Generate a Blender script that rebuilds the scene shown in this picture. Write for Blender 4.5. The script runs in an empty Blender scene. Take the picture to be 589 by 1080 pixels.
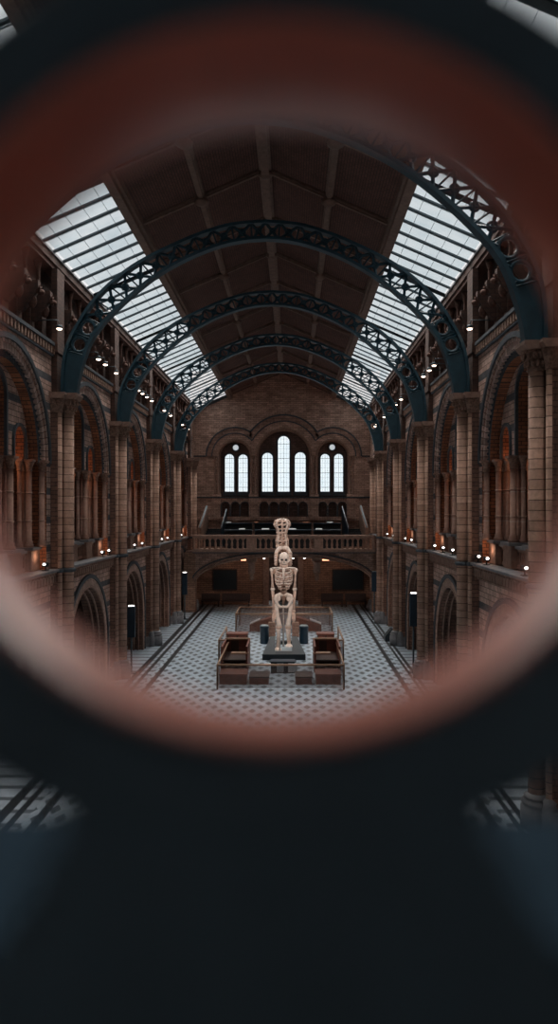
import bpy, math, random
from mathutils import Vector, Matrix
random.seed(7)
S = bpy.context.scene
COL = S.collection
PI = math.pi

# ------------------------------------------------------------------ camera
F = 780.0                       # focal length in pixels of the 589x1080 frame
CX, CZ = 1.05, 8.36             # camera stands on the high landing
cam_d = bpy.data.cameras.new('camera')
cam = bpy.data.objects.new('camera', cam_d)
COL.objects.link(cam)
cam.location = (CX, 0, CZ)
cam.rotation_euler = (PI / 2, 0, 0)
cam_d.sensor_fit = 'VERTICAL'
cam_d.sensor_height = 24.0
cam_d.lens = F * 24.0 / 1080.0
cam_d.shift_x = -(309.2 - 294.5) / 1080.0
cam_d.shift_y = (538.75 - 540.0) / 1080.0
cam_d.clip_start = 0.02
cam_d.clip_end = 300
cam_d.dof.use_dof = True
cam_d.dof.focus_distance = 38.0
cam_d.dof.aperture_fstop = 17.33 / 35.0     # about a 35 mm wide entrance pupil
S.camera = cam

# ------------------------------------------------------------------ world, exposure
w = bpy.data.worlds.new('world'); S.world = w; w.use_nodes = True
bg = w.node_tree.nodes['Background']
bg.inputs[0].default_value = (0.55, 0.75, 1.0, 1)
bg.inputs[1].default_value = 0.012
S.view_settings.view_transform = 'Standard'
S.view_settings.look = 'None'
S.view_settings.exposure = 0.0
S.view_settings.gamma = 1.0
S.view_settings.use_curve_mapping = False
SKY_COL = (0.80, 0.93, 1.0)
SKY_STR = 0.80                  # glow of the frosted skylight glazing
WIN_STR = 0.62
sun_d = bpy.data.lights.new('overcast_sun', 'SUN'); sun_d.energy = 18.0; sun_d.angle = math.radians(85); sun_d.color = (1.0, .95, .90)
sun = bpy.data.objects.new('overcast_sun', sun_d); COL.objects.link(sun)
sun.rotation_euler = (math.radians(-25), 0, 0); sun.location = (0, 40, 60)   # diffuse daylight from high up, through the skylights
try:
    S.cycles.max_bounces = 6
    S.cycles.diffuse_bounces = 4
    S.cycles.sample_clamp_indirect = 4
    S.cycles.use_denoising = True
except Exception:
    pass

# ------------------------------------------------------------------ node helpers
class NT:
    def __init__(s, m):
        m.use_nodes = True
        s.t = m.node_tree; s.n = s.t.nodes; s.l = s.t.links
        s.b = s.n['Principled BSDF']
    def link(s, a, b): s.l.new(a, b)
    def math(s, op, a, b=None, c=None):
        n = s.n.new('ShaderNodeMath'); n.operation = op
        for i, v in enumerate((a, b, c)):
            if v is None: continue
            if isinstance(v, (int, float)): n.inputs[i].default_value = v
            else: s.link(v, n.inputs[i])
        return n.outputs[0]
    def xyz(s):
        tc = s.n.new('ShaderNodeTexCoord'); sp = s.n.new('ShaderNodeSeparateXYZ')
        s.link(tc.outputs['Object'], sp.inputs[0]); return tc, sp.outputs
    def comb(s, x, y, z=0.0):
        n = s.n.new('ShaderNodeCombineXYZ')
        for i, v in enumerate((x, y, z)):
            if isinstance(v, (int, float)): n.inputs[i].default_value = v
            else: s.link(v, n.inputs[i])
        return n.outputs[0]
    def mix(s, f, a, b):
        n = s.n.new('ShaderNodeMix'); n.data_type = 'RGBA'
        if isinstance(f, (int, float)): n.inputs[0].default_value = f
        else: s.link(f, n.inputs[0])
        for i, v in ((6, a), (7, b)):
            if isinstance(v, tuple): n.inputs[i].default_value = (*v[:3], 1)
            else: s.link(v, n.inputs[i])
        return n.outputs[2]
    def noise(s, vec, scale, detail=4, rough=0.6):
        n = s.n.new('ShaderNodeTexNoise'); n.inputs['Scale'].default_value = scale
        n.inputs['Detail'].default_value = detail; n.inputs['Roughness'].default_value = rough
        if vec is not None: s.link(vec, n.inputs['Vector'])
        return n.outputs['Fac']
    def mul_val(s, col, f, lo, hi):
        """scales a colour by a factor that runs from lo to hi with f"""
        mr = s.n.new('ShaderNodeMapRange'); s.link(f, mr.inputs[0])
        mr.inputs[1].default_value = 0.3; mr.inputs[2].default_value = 0.7
        mr.inputs[3].default_value = lo; mr.inputs[4].default_value = hi
        h = s.n.new('ShaderNodeHueSaturation')
        s.link(mr.outputs[0], h.inputs['Value']); s.link(col, h.inputs['Color'])
        return h.outputs[0]
    def bump(s, h, strength=0.4, dist=0.02):
        n = s.n.new('ShaderNodeBump'); n.inputs['Strength'].default_value = strength
        n.inputs['Distance'].default_value = dist
        s.link(h, n.inputs['Height']); s.link(n.outputs[0], s.b.inputs['Normal'])

def plain(name, col, rough=0.7, var=0.25, scale=6.0, metal=0.0, bump=0.2):
    m = bpy.data.materials.new(name); t = NT(m)
    tc, o = t.xyz()
    f = t.noise(tc.outputs['Object'], scale)
    rgb = t.n.new('ShaderNodeRGB'); rgb.outputs[0].default_value = (*col, 1)
    t.link(t.mul_val(rgb.outputs[0], f, 1 - var, 1 + var), t.b.inputs['Base Color'])
    t.b.inputs['Roughness'].default_value = rough; t.b.inputs['Metallic'].default_value = metal
    if bump: t.bump(f, bump)
    return m

def emis(name, col, st):
    m = bpy.data.materials.new(name); t = NT(m)
    t.b.inputs['Base Color'].default_value = (*col, 1)
    t.b.inputs['Emission Color'].default_value = (*col, 1)
    t.b.inputs['Emission Strength'].default_value = st
    return m

def brick(name, c1, c2, mortar, bw=0.45, bh=0.15, band=None, bandcol=(.05, .06, .07), mode='wall', zc=0.0, var=0.35, msz=0.012, rough=0.85, warm=None):
    """masonry; mode wall: courses run level, arch: stones run round a centre at height zc, shaft: drum courses"""
    m = bpy.data.materials.new(name); t = NT(m)
    tc, o = t.xyz()
    geo = t.n.new('ShaderNodeNewGeometry')
    if mode == 'arch':
        dz = t.math('SUBTRACT', o[2], zc)
        u = t.math('MULTIPLY', t.math('ARCTAN2', o[1], dz), 3.0)
        v = t.math('SQRT', t.math('ADD', t.math('MULTIPLY', o[1], o[1]), t.math('MULTIPLY', dz, dz)))
        vec = t.comb(v, u)
    elif mode == 'endarch':
        dz = t.math('SUBTRACT', o[2], zc)
        u = t.math('MULTIPLY', t.math('ARCTAN2', o[0], dz), 3.0)
        v = t.math('SQRT', t.math('ADD', t.math('MULTIPLY', o[0], o[0]), t.math('MULTIPLY', dz, dz)))
        vec = t.comb(v, u)
    elif mode == 'shaft':
        u = t.math('MULTIPLY', t.math('ARCTAN2', o[1], o[0]), 0.3)
        vec = t.comb(u, o[2])
    elif mode == 'slope':
        vec = t.comb(o[1], o[0])
    else:
        vt = t.n.new('ShaderNodeVectorTransform'); vt.vector_type = 'NORMAL'
        vt.convert_from = 'WORLD'; vt.convert_to = 'OBJECT'
        t.link(geo.outputs['True Normal'], vt.inputs[0])
        sp = t.n.new('ShaderNodeSeparateXYZ'); t.link(vt.outputs[0], sp.inputs[0])
        isy = t.math('GREATER_THAN', t.math('ABSOLUTE', sp.outputs[1]), 0.7)
        u = t.math('ADD', t.math('MULTIPLY', o[1], t.math('SUBTRACT', 1.0, isy)), t.math('MULTIPLY', o[0], isy))
        vec = t.comb(u, o[2])
    b = t.n.new('ShaderNodeTexBrick'); t.link(vec, b.inputs['Vector'])
    b.inputs['Color1'].default_value = (*c1, 1); b.inputs['Color2'].default_value = (*c2, 1)
    b.inputs['Mortar'].default_value = (*mortar, 1)
    b.inputs['Scale'].default_value = 1.0; b.inputs['Brick Width'].default_value = bw
    b.inputs['Row Height'].default_value = bh; b.inputs['Mortar Size'].default_value = msz
    b.inputs['Bias'].default_value = -0.1
    col = b.outputs['Color']
    if band:
        P, T, off = band
        md = t.math('FLOORED_MODULO', t.math('ADD', o[2], off), P)
        col = t.mix(t.math('MULTIPLY', t.math('LESS_THAN', md, T), 0.92), col, bandcol)
    f1 = t.noise(tc.outputs['Object'], 1.1, 5)
    f2 = t.noise(tc.outputs['Object'], 9.0, 3)
    col = t.mul_val(col, f1, 1 - var, 1 + var)
    col = t.mul_val(col, f2, 0.85, 1.15)
    t.link(col, t.b.inputs['Base Color'])
    t.b.inputs['Roughness'].default_value = rough
    t.bump(t.math('SUBTRACT', t.math('MULTIPLY', f2, 0.5), b.outputs['Fac']), 0.6, 0.02)
    return m

M = {}
BUFF1, BUFF2, MORT = (.46, .27, .20), (.30, .17, .125), (.10, .065, .055)
SLATE = (.060, .072, .085)
M['wall'] = brick('terracotta_wall', BUFF1, BUFF2, MORT, .5, .2, band=(1.28, .30, .1), bandcol=SLATE)
M['spandrel'] = brick('banded_spandrel', (.62, .42, .34), (.42, .26, .205), MORT, .42, .2, band=(1.05, .26, .5), bandcol=SLATE)
M['pier'] = brick('pier_brick', (.30, .165, .12), (.22, .12, .09), (.08, .05, .04), .4, .16)
M['shaft'] = brick('shaft_drums', (.56, .345, .255), (.38, .22, .155), (.10, .06, .045), .34, .27, mode='shaft', msz=.012, var=.3)
M['thin_shaft'] = brick('colonnette_drums', (.40, .235, .18), (.28, .155, .115), (.45, .36, .31), 9, 1.0, mode='shaft', msz=.012, var=.3)
M['voussoir'] = brick('voussoirs', (.64, .45, .38), (.30, .20, .17), (.05, .04, .04), .8, .2, mode='arch', zc=10.2)
M['voussoir_low'] = brick('voussoirs_low', (.46, .30, .24), (.34, .22, .175), (.09, .07, .06), .8, .22, mode='arch', zc=2.1)
M['slate_arch'] = brick('slate_arch', (.085, .095, .105), (.05, .06, .07), (.03, .03, .035), .14, .2, mode='arch', zc=10.2)
M['rust'] = brick('rust_soffit', (.42, .16, .075), (.27, .10, .05), (.08, .04, .03), .3, .13)
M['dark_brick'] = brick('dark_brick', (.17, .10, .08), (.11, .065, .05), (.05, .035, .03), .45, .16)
M['end_brick'] = brick('end_wall_brick', (.64, .42, .33), (.36, .22, .17), (.12, .08, .065), .5, .17, var=.25)
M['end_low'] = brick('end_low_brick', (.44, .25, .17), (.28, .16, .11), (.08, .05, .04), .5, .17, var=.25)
M['stone'] = plain('buff_stone', (.34, .21, .16), .8, .3, 5)
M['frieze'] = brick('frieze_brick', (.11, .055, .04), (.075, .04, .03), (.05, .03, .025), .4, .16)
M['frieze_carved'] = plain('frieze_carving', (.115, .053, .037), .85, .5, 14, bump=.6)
M['balcony_stone'] = plain('pale_pink_stone', (.50, .32, .245), .8, .25, 5)
M['carved'] = plain('carved_stone', (.31, .19, .14), .85, .5, 14, bump=.6)
M['slate'] = plain('slate_stone', SLATE, .6, .3, 7)
M['ledge'] = plain('ledge_stone', (.20, .20, .21), .55, .25, 3)
M['ceil'] = brick('ceiling_panel', (.16, .078, .058), (.125, .062, .048), (.075, .04, .033), .3, .09, mode='slope', var=.2)
M['batten'] = plain('ceiling_batten', (.24, .155, .12), .7, .25, 4)
M['iron'] = plain('teal_painted_iron', (.025, .074, .102), .45, .2, 3)
M['iron_dk'] = plain('dark_iron_bar', (.05, .075, .09), .5, .2, 3)
M['wood'] = plain('red_wood', (.19, .060, .038), .45, .3, 5)
M['wood_dk'] = plain('dark_wood', (.055, .028, .022), .5, .3, 5)
M['brass'] = plain('bronze_rail', (.42, .26, .17), .35, .2, 4, metal=.3, bump=0)
M['black'] = plain('black_paint', (.012, .022, .028), .45, .2, 5, bump=0)
M['navy'] = plain('navy_panel', (.012, .035, .06), .35, .2, 5, bump=0)
M['bone'] = plain('old_bone', (.76, .56, .46), .6, .25, 6, bump=.3)
M['bone_lt'] = plain('pale_bone', (.95, .82, .73), .55, .15, 6, bump=.3)
M['bone_dk'] = plain('dark_bone', (.30, .19, .14), .7, .3, 9, bump=.4)
M['steel'] = plain('steel_rod', (.55, .5, .47), .3, .1, 4, metal=.6, bump=0)
M['paper'] = plain('white_paper', (.7, .74, .76), .6, .1, 4, bump=0)
M['grey_top'] = plain('grey_top', (.35, .42, .46), .5, .2, 9, bump=0)
M['ring_stone'] = plain('smooth_terracotta', (.74, .27, .20), .32, .12, 9, bump=.03)
M['ring_stone'].node_tree.nodes['Principled BSDF'].inputs['IOR'].default_value = 1.75
M['ring_shaded'] = plain('shaded_terracotta', (.08, .125, .16), .6, .12, 9, bump=.03)  # unlit side of the ring: its shade is put into this dark bluish colour
M['sill_stone'] = plain('grey_sill_stone', (.028, .058, .088), 1.0, .15, 6, bump=.05)
M['sill_stone'].node_tree.nodes['Principled BSDF'].inputs['Specular IOR Level'].default_value = .15
M['lamp'] = emis('lamp_glow', (1.0, .78, .62), 6.0)
M['lamp_white'] = emis('lamp_white', (1.0, .93, .88), 5.0)
M['red_glow'] = emis('warm_lamp', (1.0, .42, .22), 3.0)

# sky behind glazing: pale cloudy daylight
def glazing(name, st, lo):
    m = bpy.data.materials.new(name); t = NT(m); tc, o = t.xyz()
    f = t.noise(tc.outputs['Object'], .55, 5)
    f2 = t.noise(tc.outputs['Object'], 3.0, 3)
    c = t.mix(t.math('ADD', t.math('MULTIPLY', f, .7), t.math('MULTIPLY', f2, .3)), tuple(x * lo for x in (.68, .90, 1.0)), (1.0, 1.0, 1.0))
    t.link(c, t.b.inputs['Emission Color']); t.b.inputs['Emission Strength'].default_value = st
    t.b.inputs['Base Color'].default_value = (.3, .35, .4, 1); t.b.inputs['Roughness'].default_value = .3
    tr = t.n.new('ShaderNodeBsdfTransparent'); ad = t.n.new('ShaderNodeMixShader'); ad.inputs[0].default_value = .7   # lets daylight pass
    t.b.inputs['Emission Strength'].default_value = st / .3
    t.link(t.b.outputs[0], ad.inputs[1]); t.link(tr.outputs[0], ad.inputs[2])
    t.link(ad.outputs[0], t.n['Material Output'].inputs['Surface'])
    return m
M['sky_glass'] = glazing('skylight_glass', SKY_STR, .62)
M['win_glass'] = glazing('window_glass', WIN_STR, .75)
# clear barrier glass
mg = bpy.data.materials.new('clear_glass'); t = NT(mg)
t.b.inputs['Base Color'].default_value = (.22, .12, .09, 1); t.b.inputs['Roughness'].default_value = .05
t.b.inputs['Alpha'].default_value = .3
M['glass'] = mg

# floor: pale mosaic with dark staggered lozenges and long slate stripes
mf = bpy.data.materials.new('mosaic_floor'); t = NT(mf); tc, o = t.xyz()
def lozenge(px, py, sx, sy, skew, th):
    a = t.math('DIVIDE', t.math('ADD', px, t.math('MULTIPLY', py, skew)), sx); b = t.math('DIVIDE', py, sy)
    row = t.math('FLOOR', b)
    a2 = t.math('ADD', a, t.math('MULTIPLY', t.math('FLOORED_MODULO', row, 2.0), .5))
    fx = t.math('ABSOLUTE', t.math('SUBTRACT', t.math('FRACT', a2), .5))
    fy = t.math('ABSOLUTE', t.math('SUBTRACT', t.math('FRACT', b), .5))
    d = t.math('ADD', t.math('MULTIPLY', fx, 1.25), t.math('MULTIPLY', fy, .55))
    return t.math('LESS_THAN', d, th)
loz = lozenge(o[0], o[1], .66, .60, .0, .31)
base = t.mix(t.noise(t.comb(t.math('FLOOR', t.math('MULTIPLY', o[0], 2.7)), t.math('FLOOR', t.math('MULTIPLY', o[1], 3.2))), 2.3, 0),
             (.36, .45, .52), (.58, .69, .78))
colr = t.mix(t.math('MULTIPLY', loz, .9), base, (.07, .085, .10))
def between(v, a, b):
    return t.math('MULTIPLY', t.math('GREATER_THAN', v, a), t.math('LESS_THAN', v, b))
# side aisles: cross-laid pale slabs between black stripes
slab = t.math('LESS_THAN', t.math('FRACT', t.math('DIVIDE', o[1], .9)), .72)
aisle = t.mix(slab, (.13, .15, .17), (.42, .50, .57))
side = t.math('MAXIMUM', t.math('LESS_THAN', o[0], -6.2), t.math('GREATER_THAN', o[0], 6.75))
colr = t.mix(side, colr, aisle)
for a, b in ((-5.98, -5.72), (-6.62, -6.42), (-7.1, -6.78), (6.28, 6.52), (6.95, 7.1), (7.2, 7.38)):
    colr = t.mix(between(o[0], a, b), colr, (.018, .022, .026))
colr = t.mul_val(colr, t.noise(tc.outputs['Object'], 1.5, 5), .8, 1.2)
t.link(colr, t.b.inputs['Base Color']); t.b.inputs['Roughness'].default_value = .38
M['floor'] = mf

# ------------------------------------------------------------------ mesh helpers
class MB:
    def __init__(s): s.v = []; s.f = []; s.m = []; s.mats = []; s.sm = []
    def mi(s, m):
        if m not in s.mats: s.mats.append(m)
        return s.mats.index(m)
    def add(s, vs, fs, m, smooth=False):
        k = len(s.v); s.v += [tuple(v) for v in vs]; i = s.mi(m)
        for f in fs: s.f.append(tuple(a + k for a in f)); s.m.append(i); s.sm.append(smooth)
    def box(s, x0, x1, y0, y1, z0, z1, m, M4=None):
        vs = [Vector((x, y, z)) for z in (z0, z1) for y in (y0, y1) for x in (x0, x1)]
        if M4 is not None: vs = [M4 @ v for v in vs]
        s.add(vs, [(0, 2, 3, 1), (4, 5, 7, 6), (0, 1, 5, 4), (2, 6, 7, 3), (0, 4, 6, 2), (1, 3, 7, 5)], m)
    def cbox(s, x0, x1, y0, y1, z0, z1, c, m):
        """box with its vertical and top edges cut back by c"""
        pr = [(x0, y0 + c), (x0 + c, y0), (x1 - c, y0), (x1, y0 + c), (x1, y1 - c), (x1 - c, y1), (x0 + c, y1), (x0, y1 - c)]
        cx, cy = (x0 + x1) / 2, (y0 + y1) / 2
        vs = [(x, y, z0) for x, y in pr] + [(x, y, z1 - c) for x, y in pr] + \
             [(x - c * (1 if x > cx else -1), y - c * (1 if y > cy else -1), z1) for x, y in pr]
        fs = [tuple(reversed(range(8))), tuple(range(16, 24))]
        for r in (0, 8):
            for i in range(8): j = (i + 1) % 8; fs.append((r + i, r + j, r + 8 + j, r + 8 + i))
        s.add(vs, fs, m)
    def lathe(s, cx, cy, prof, m, n=16, smooth=True):
        """prof: list of (r, z)"""
        vs = []; fs = []
        for r, z in prof:
            for i in range(n):
                a = 2 * PI * i / n; vs.append((cx + r * math.cos(a), cy + r * math.sin(a), z))
        for k in range(len(prof) - 1):
            for i in range(n):
                j = (i + 1) % n; fs.append((k * n + i, k * n + j, (k + 1) * n + j, (k + 1) * n + i))
        fs.append(tuple(reversed(range(n)))); fs.append(tuple(range((len(prof) - 1) * n, len(prof) * n)))
        s.add(vs, fs, m, smooth)
    def tube(s, pts, r, m, n=8, smooth=True, closed=False):
        P = [Vector(p) for p in pts]; N = len(P)
        R = r if isinstance(r, (list, tuple)) else [r] * N
        vs = []; fs = []; up = None
        for i, p in enumerate(P):
            if closed: d = P[(i + 1) % N] - P[(i - 1) % N]
            else: d = P[min(i + 1, N - 1)] - P[max(i - 1, 0)]
            if d.length < 1e-9: d = Vector((0, 0, 1))
            d.normalize()
            if up is None: up = Vector((1, 0, 0)) if abs(d.x) < .8 else Vector((0, 1, 0))
            a = (up - d * up.dot(d))
            if a.length < 1e-6: a = d.orthogonal()
            a.normalize(); up = a; b = d.cross(a)
            for k in range(n):
                q = 2 * PI * k / n; vs.append(p + (a * math.cos(q) + b * math.sin(q)) * R[i])
        for i in range(N if closed else N - 1):
            i2 = (i + 1) % N
            for k in range(n):
                j = (k + 1) % n; fs.append((i * n + k, i * n + j, i2 * n + j, i2 * n + k))
        if not closed: fs.append(tuple(reversed(range(n)))); fs.append(tuple(range((N - 1) * n, N * n)))
        s.add(vs, fs, m, smooth)
    def ell(s, c, r, m, nu=14, nv=9, M4=None):
        vs = []; fs = []
        for j in range(nv + 1):
            a = PI * j / nv
            for i in range(nu):
                b = 2 * PI * i / nu
                v = Vector((c[0] + r[0] * math.sin(a) * math.cos(b), c[1] + r[1] * math.sin(a) * math.sin(b), c[2] + r[2] * math.cos(a)))
                vs.append(M4 @ v if M4 is not None else v)
        for j in range(nv):
            for i in range(nu):
                k = (i + 1) % nu; fs.append((j * nu + i, (j + 1) * nu + i, (j + 1) * nu + k, j * nu + k))
        s.add(vs, fs, m, True)
    def prism(s, poly, a0, a1, m, axis='x'):
        """poly: 2-D outline extruded along axis (x: poly is (y, z); y: poly is (x, z); z: poly is (x, y))"""
        def P(a, p): return {'x': (a, p[0], p[1]), 'y': (p[0], a, p[1]), 'z': (p[0], p[1], a)}[axis]
        n = len(poly); vs = [P(a0, p) for p in poly] + [P(a1, p) for p in poly]
        fs = [tuple(range(n)), tuple(reversed(range(n, 2 * n)))] + [(i, n + i, n + (i + 1) % n, (i + 1) % n) for i in range(n)]
        s.add(vs, fs, m)
    def panel(s, y0, y1, z0, z1, arches, xf, xb, mf_, ms=None, axis='x', seg=20, mb=None):
        """wall slab between xf (front) and xb pierced by round-headed openings; arches: (yc, r, spring, bottom)"""
        ms = ms or mf_; mb = mb or mf_
        top = z1 if callable(z1) else (lambda y: z1)
        ys = {round(y0, 5), round(y1, 5)}
        if callable(z1):
            for i in range(33): ys.add(round(y0 + (y1 - y0) * .5 * (1 - math.cos(PI * i / 32)), 5))
        for yc, r, zs, zb in arches:
            for i in range(seg + 1): ys.add(round(yc - r * math.cos(PI * i / seg), 5))
        ys = sorted(ys)
        def P(x, y, z): return (x, y, z) if axis == 'x' else (y, x, z)
        def quad(pts, m): s.add([P(*p) for p in pts], [(0, 1, 2, 3)], m)
        def at(a, y):
            yc, r, zs, zb = a; return zs + math.sqrt(max(0, r * r - (y - yc) ** 2))
        for ya, yb in zip(ys, ys[1:]):
            if yb - ya < 1e-5: continue
            ym = (ya + yb) / 2; hit = None
            for a in arches:
                if abs(ym - a[0]) < a[1]: hit = a
            spans = []
            if hit is None: spans.append((z0, z0, top(ya), top(yb)))
            else:
                spans.append((at(hit, ya), at(hit, yb), top(ya), top(yb)))
                quad([(xf, ya, at(hit, ya)), (xf, yb, at(hit, yb)), (xb, yb, at(hit, yb)), (xb, ya, at(hit, ya))], ms)
                if hit[3] > z0 + 1e-4:
                    spans.append((z0, z0, hit[3], hit[3]))
                    quad([(xf, ya, hit[3]), (xf, yb, hit[3]), (xb, yb, hit[3]), (xb, ya, hit[3])], ms)
            for a, b, c, d in spans:
                quad([(xf, ya, a), (xf, yb, b), (xf, yb, d), (xf, ya, c)], mf_)
                quad([(xb, ya, a), (xb, yb, b), (xb, yb, d), (xb, ya, c)], mb)
            quad([(xf, ya, top(ya)), (xf, yb, top(yb)), (xb, yb, top(yb)), (xb, ya, top(ya))], ms)
        for yc, r, zs, zb in arches:
            b = max(zb, z0)
            for sgn in (-1, 1):
                y = yc + sgn * r
                quad([(xf, y, b), (xb, y, b), (xb, y, zs), (xf, y, zs)], ms)
        for y in (y0, y1):
            quad([(xf, y, z0), (xb, y, z0), (xb, y, top(y)), (xf, y, top(y))], ms)
    def aring(s, yc, zc, r0, r1, x0, x1, m, zb=None, axis='x', seg=32, a0=0.0, a1=PI, mside=None):
        """half-round band (r0..r1) from x0 to x1, with straight legs down to zb"""
        def P(x, y, z): return (x, y, z) if axis == 'x' else (y, x, z)
        pr = []
        if zb is not None: pr.append(((yc + r0, zb), (yc + r1, zb)))
        for i in range(seg + 1):
            a = a0 + (a1 - a0) * i / seg
            pr.append(((yc + r0 * math.cos(a), zc + r0 * math.sin(a)), (yc + r1 * math.cos(a), zc + r1 * math.sin(a))))
        if zb is not None: pr.append(((yc - r0, zb), (yc - r1, zb)))
        vs = []; fs = []; fs2 = []
        for (i0, i1), (o0, o1) in pr:
            vs += [P(x0, i0, i1), P(x0, o0, o1), P(x1, o0, o1), P(x1, i0, i1)]
        for k in range(len(pr) - 1):
            a, b = 4 * k, 4 * k + 4
            fs.append((a, a + 1, b + 1, b)); fs.append((a + 2, a + 3, b + 3, b + 2))
            fs2.append((a + 1, a + 2, b + 2, b + 1)); fs2.append((a + 3, a, b, b + 3))
        fs.append((0, 3, 2, 1)); e = 4 * (len(pr) - 1); fs.append((e, e + 1, e + 2, e + 3))
        s.add(vs, fs, m); s.add(vs, fs2, mside or m)
    def build(s, name, parent=None, loc=(0, 0, 0), rz=0.0, **tags):
        me = bpy.data.meshes.new(name); me.from_pydata(s.v, [], s.f)
        for m in s.mats: me.materials.append(m if not isinstance(m, str) else M[m])
        me.polygons.foreach_set('material_index', s.m)
        me.polygons.foreach_set('use_smooth', s.sm)
        me.update()
        import bmesh as _b
        bm = _b.new(); bm.from_mesh(me)
        if len(s.f) < 60000:
            _b.ops.remove_doubles(bm, verts=bm.verts, dist=1e-5)
            _b.ops.recalc_face_normals(bm, faces=bm.faces)
        bm.to_mesh(me); bm.free()
        o = bpy.data.objects.new(name, me); COL.objects.link(o)
        o.parent = parent; o.location = loc; o.rotation_euler = (0, 0, rz)
        for k, v in tags.items(): o[k] = v
        return o

_tn = [0]
def trim_name():
    _tn[0] += 1; return 'trim_%d' % _tn[0]

def thing(name, label, cat, loc=(0, 0, 0), rz=0.0, group=None):
    o = bpy.data.objects.new(name, None); COL.objects.link(o); o.empty_display_size = .2
    o.location = loc; o.rotation_euler = (0, 0, rz); o['label'] = label; o['category'] = cat
    if group: o['group'] = group
    return o

def copy_tree(o, parent=None):
    c = o.copy(); COL.objects.link(c); c.parent = parent
    for ch in KIDS.get(o.name, []): copy_tree(ch, c)
    return c

KIDS = {}
def snapshot(root):
    """remembers the children of a thing so that it can be copied"""
    for o in [root] + list(root.children_recursive): KIDS[o.name] = list(o.children)

def dup(root, loc, rz, label, group=None):
    c = copy_tree(root); c.location = loc; c.rotation_euler = (0, 0, rz); c['label'] = label
    if group: c['group'] = group
    return c

ORD = ['nearest', 'second', 'third', 'fourth', 'fifth', 'sixth', 'seventh', 'eighth', 'ninth', 'tenth', 'eleventh', 'twelfth', 'thirteenth', 'fourteenth', 'fifteenth', 'sixteenth']
B = 8.97; Y1 = 28.11; WX = 8.0
def YN(n): return Y1 + (n - 1) * B
def YP(n): return YN(n) + (.4 if n == 0 else 0)  # the first visible pier stands a little farther           # pier lines
BAYS = range(-1, 5)                            # bay n lies between pier n and pier n+1
LEDGE = {'left': 6.2, 'right': 6.45}
ZSP = 10.2

# ------------------------------------------------------------------ floor
f = MB(); f.box(-13, 13, -6, 70, -.3, 0, 'floor'); fl = f.build('floor', kind='structure')

# unseen stepped block, added to keep floor bounce off the ring
f = MB(); f.box(-7, 7, -5, 4.6, 0, 4.4, 'black')
for k in range(26): f.box(-7, 7, 4.6 + k * .34, 4.6 + (k + 1) * .34, 0, 4.4 - (k + 1) * .163, 'black')
f.build('floor_bounce_block', kind='structure')

# ------------------------------------------------------------------ side walls, bay by bay (local x = 0 is the wall face, +x into the hall)
def bay_wall(side, zr):
    m = MB(); h = B / 2
    # lower storey with its arch
    m.panel(-h, h, 0, zr - .1, [(0, 2.9, 2.1, 0)], 0, -.9, 'spandrel', 'pier')
    # chapel behind the arch
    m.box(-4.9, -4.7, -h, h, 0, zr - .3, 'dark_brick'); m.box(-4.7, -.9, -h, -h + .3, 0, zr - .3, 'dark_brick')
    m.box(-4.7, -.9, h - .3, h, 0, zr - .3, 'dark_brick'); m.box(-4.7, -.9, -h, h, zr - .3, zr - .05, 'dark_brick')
    m.panel(-h + .3, h - .3, 0, zr - .3, [(0, 2.2, 2.4, 0)], -2.2, -2.6, 'pier', 'pier')
    m.aring(0, 2.4, 2.2, 2.4, -2.14, -2.22, 'slate', 0)
    # gallery behind the arcade
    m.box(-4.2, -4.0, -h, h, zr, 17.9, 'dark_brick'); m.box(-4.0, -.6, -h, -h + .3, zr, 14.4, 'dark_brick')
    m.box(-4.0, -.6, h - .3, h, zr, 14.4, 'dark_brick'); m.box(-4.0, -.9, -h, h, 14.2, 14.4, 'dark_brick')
    m.box(-4.0, -.0, -h, h, zr - .12, zr - .06, 'stone')
    # window niches on the gallery's back wall
    for yc in (-2.15, 0, 2.15):
        m.aring(yc, 10.4, .5, .66, -4.02, -3.9, 'stone', zr + 1.0)
    # upper storey: spandrel pierced by the great arch
    m.panel(-h, h, zr, 14.2, [(0, 3.5, ZSP, zr)], 0, -.55, 'spandrel', 'rust')
    return m.build('wall_' + side, kind='structure')

def frieze(side):
    m = MB(); h = B / 2
    m.box(-.1, .16, -h, h, 14.52, 14.64, 'slate'); m.box(-.1, .1, -h, h, 14.14, 14.2, 'slate')
    m.box(-.1, .02, -h, h, 14.2, 14.52, 'dark_brick')
    for k in range(30):
        y = -h + (k + .5) * B / 30
        m.cbox(.02, .13, y - .07, y + .07, 14.22, 14.52, .02, 'carved')
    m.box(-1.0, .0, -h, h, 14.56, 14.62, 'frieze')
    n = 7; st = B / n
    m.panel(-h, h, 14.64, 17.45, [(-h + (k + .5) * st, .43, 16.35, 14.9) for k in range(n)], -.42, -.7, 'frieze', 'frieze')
    m.box(-1.6, -1.5, -h, h, 14.6, 17.5, 'dark_brick')
    for k in range(n):
        m.aring(-h + (k + .5) * st, 16.35, .43, .53, -.42, -.36, 'frieze_carved')
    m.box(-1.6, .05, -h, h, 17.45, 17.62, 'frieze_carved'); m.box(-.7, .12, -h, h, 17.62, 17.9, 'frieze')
    m.box(-.05, .18, -h, h, 17.9, 17.98, 'ledge')
    return m.build(trim_name(), kind='structure')

def shaft(m, x, y, z0, z1, r, mat, n=12, cap='carved', capk=1.7):
    m.lathe(x, y, [(r, z0), (r, z1)], mat, n)

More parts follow.
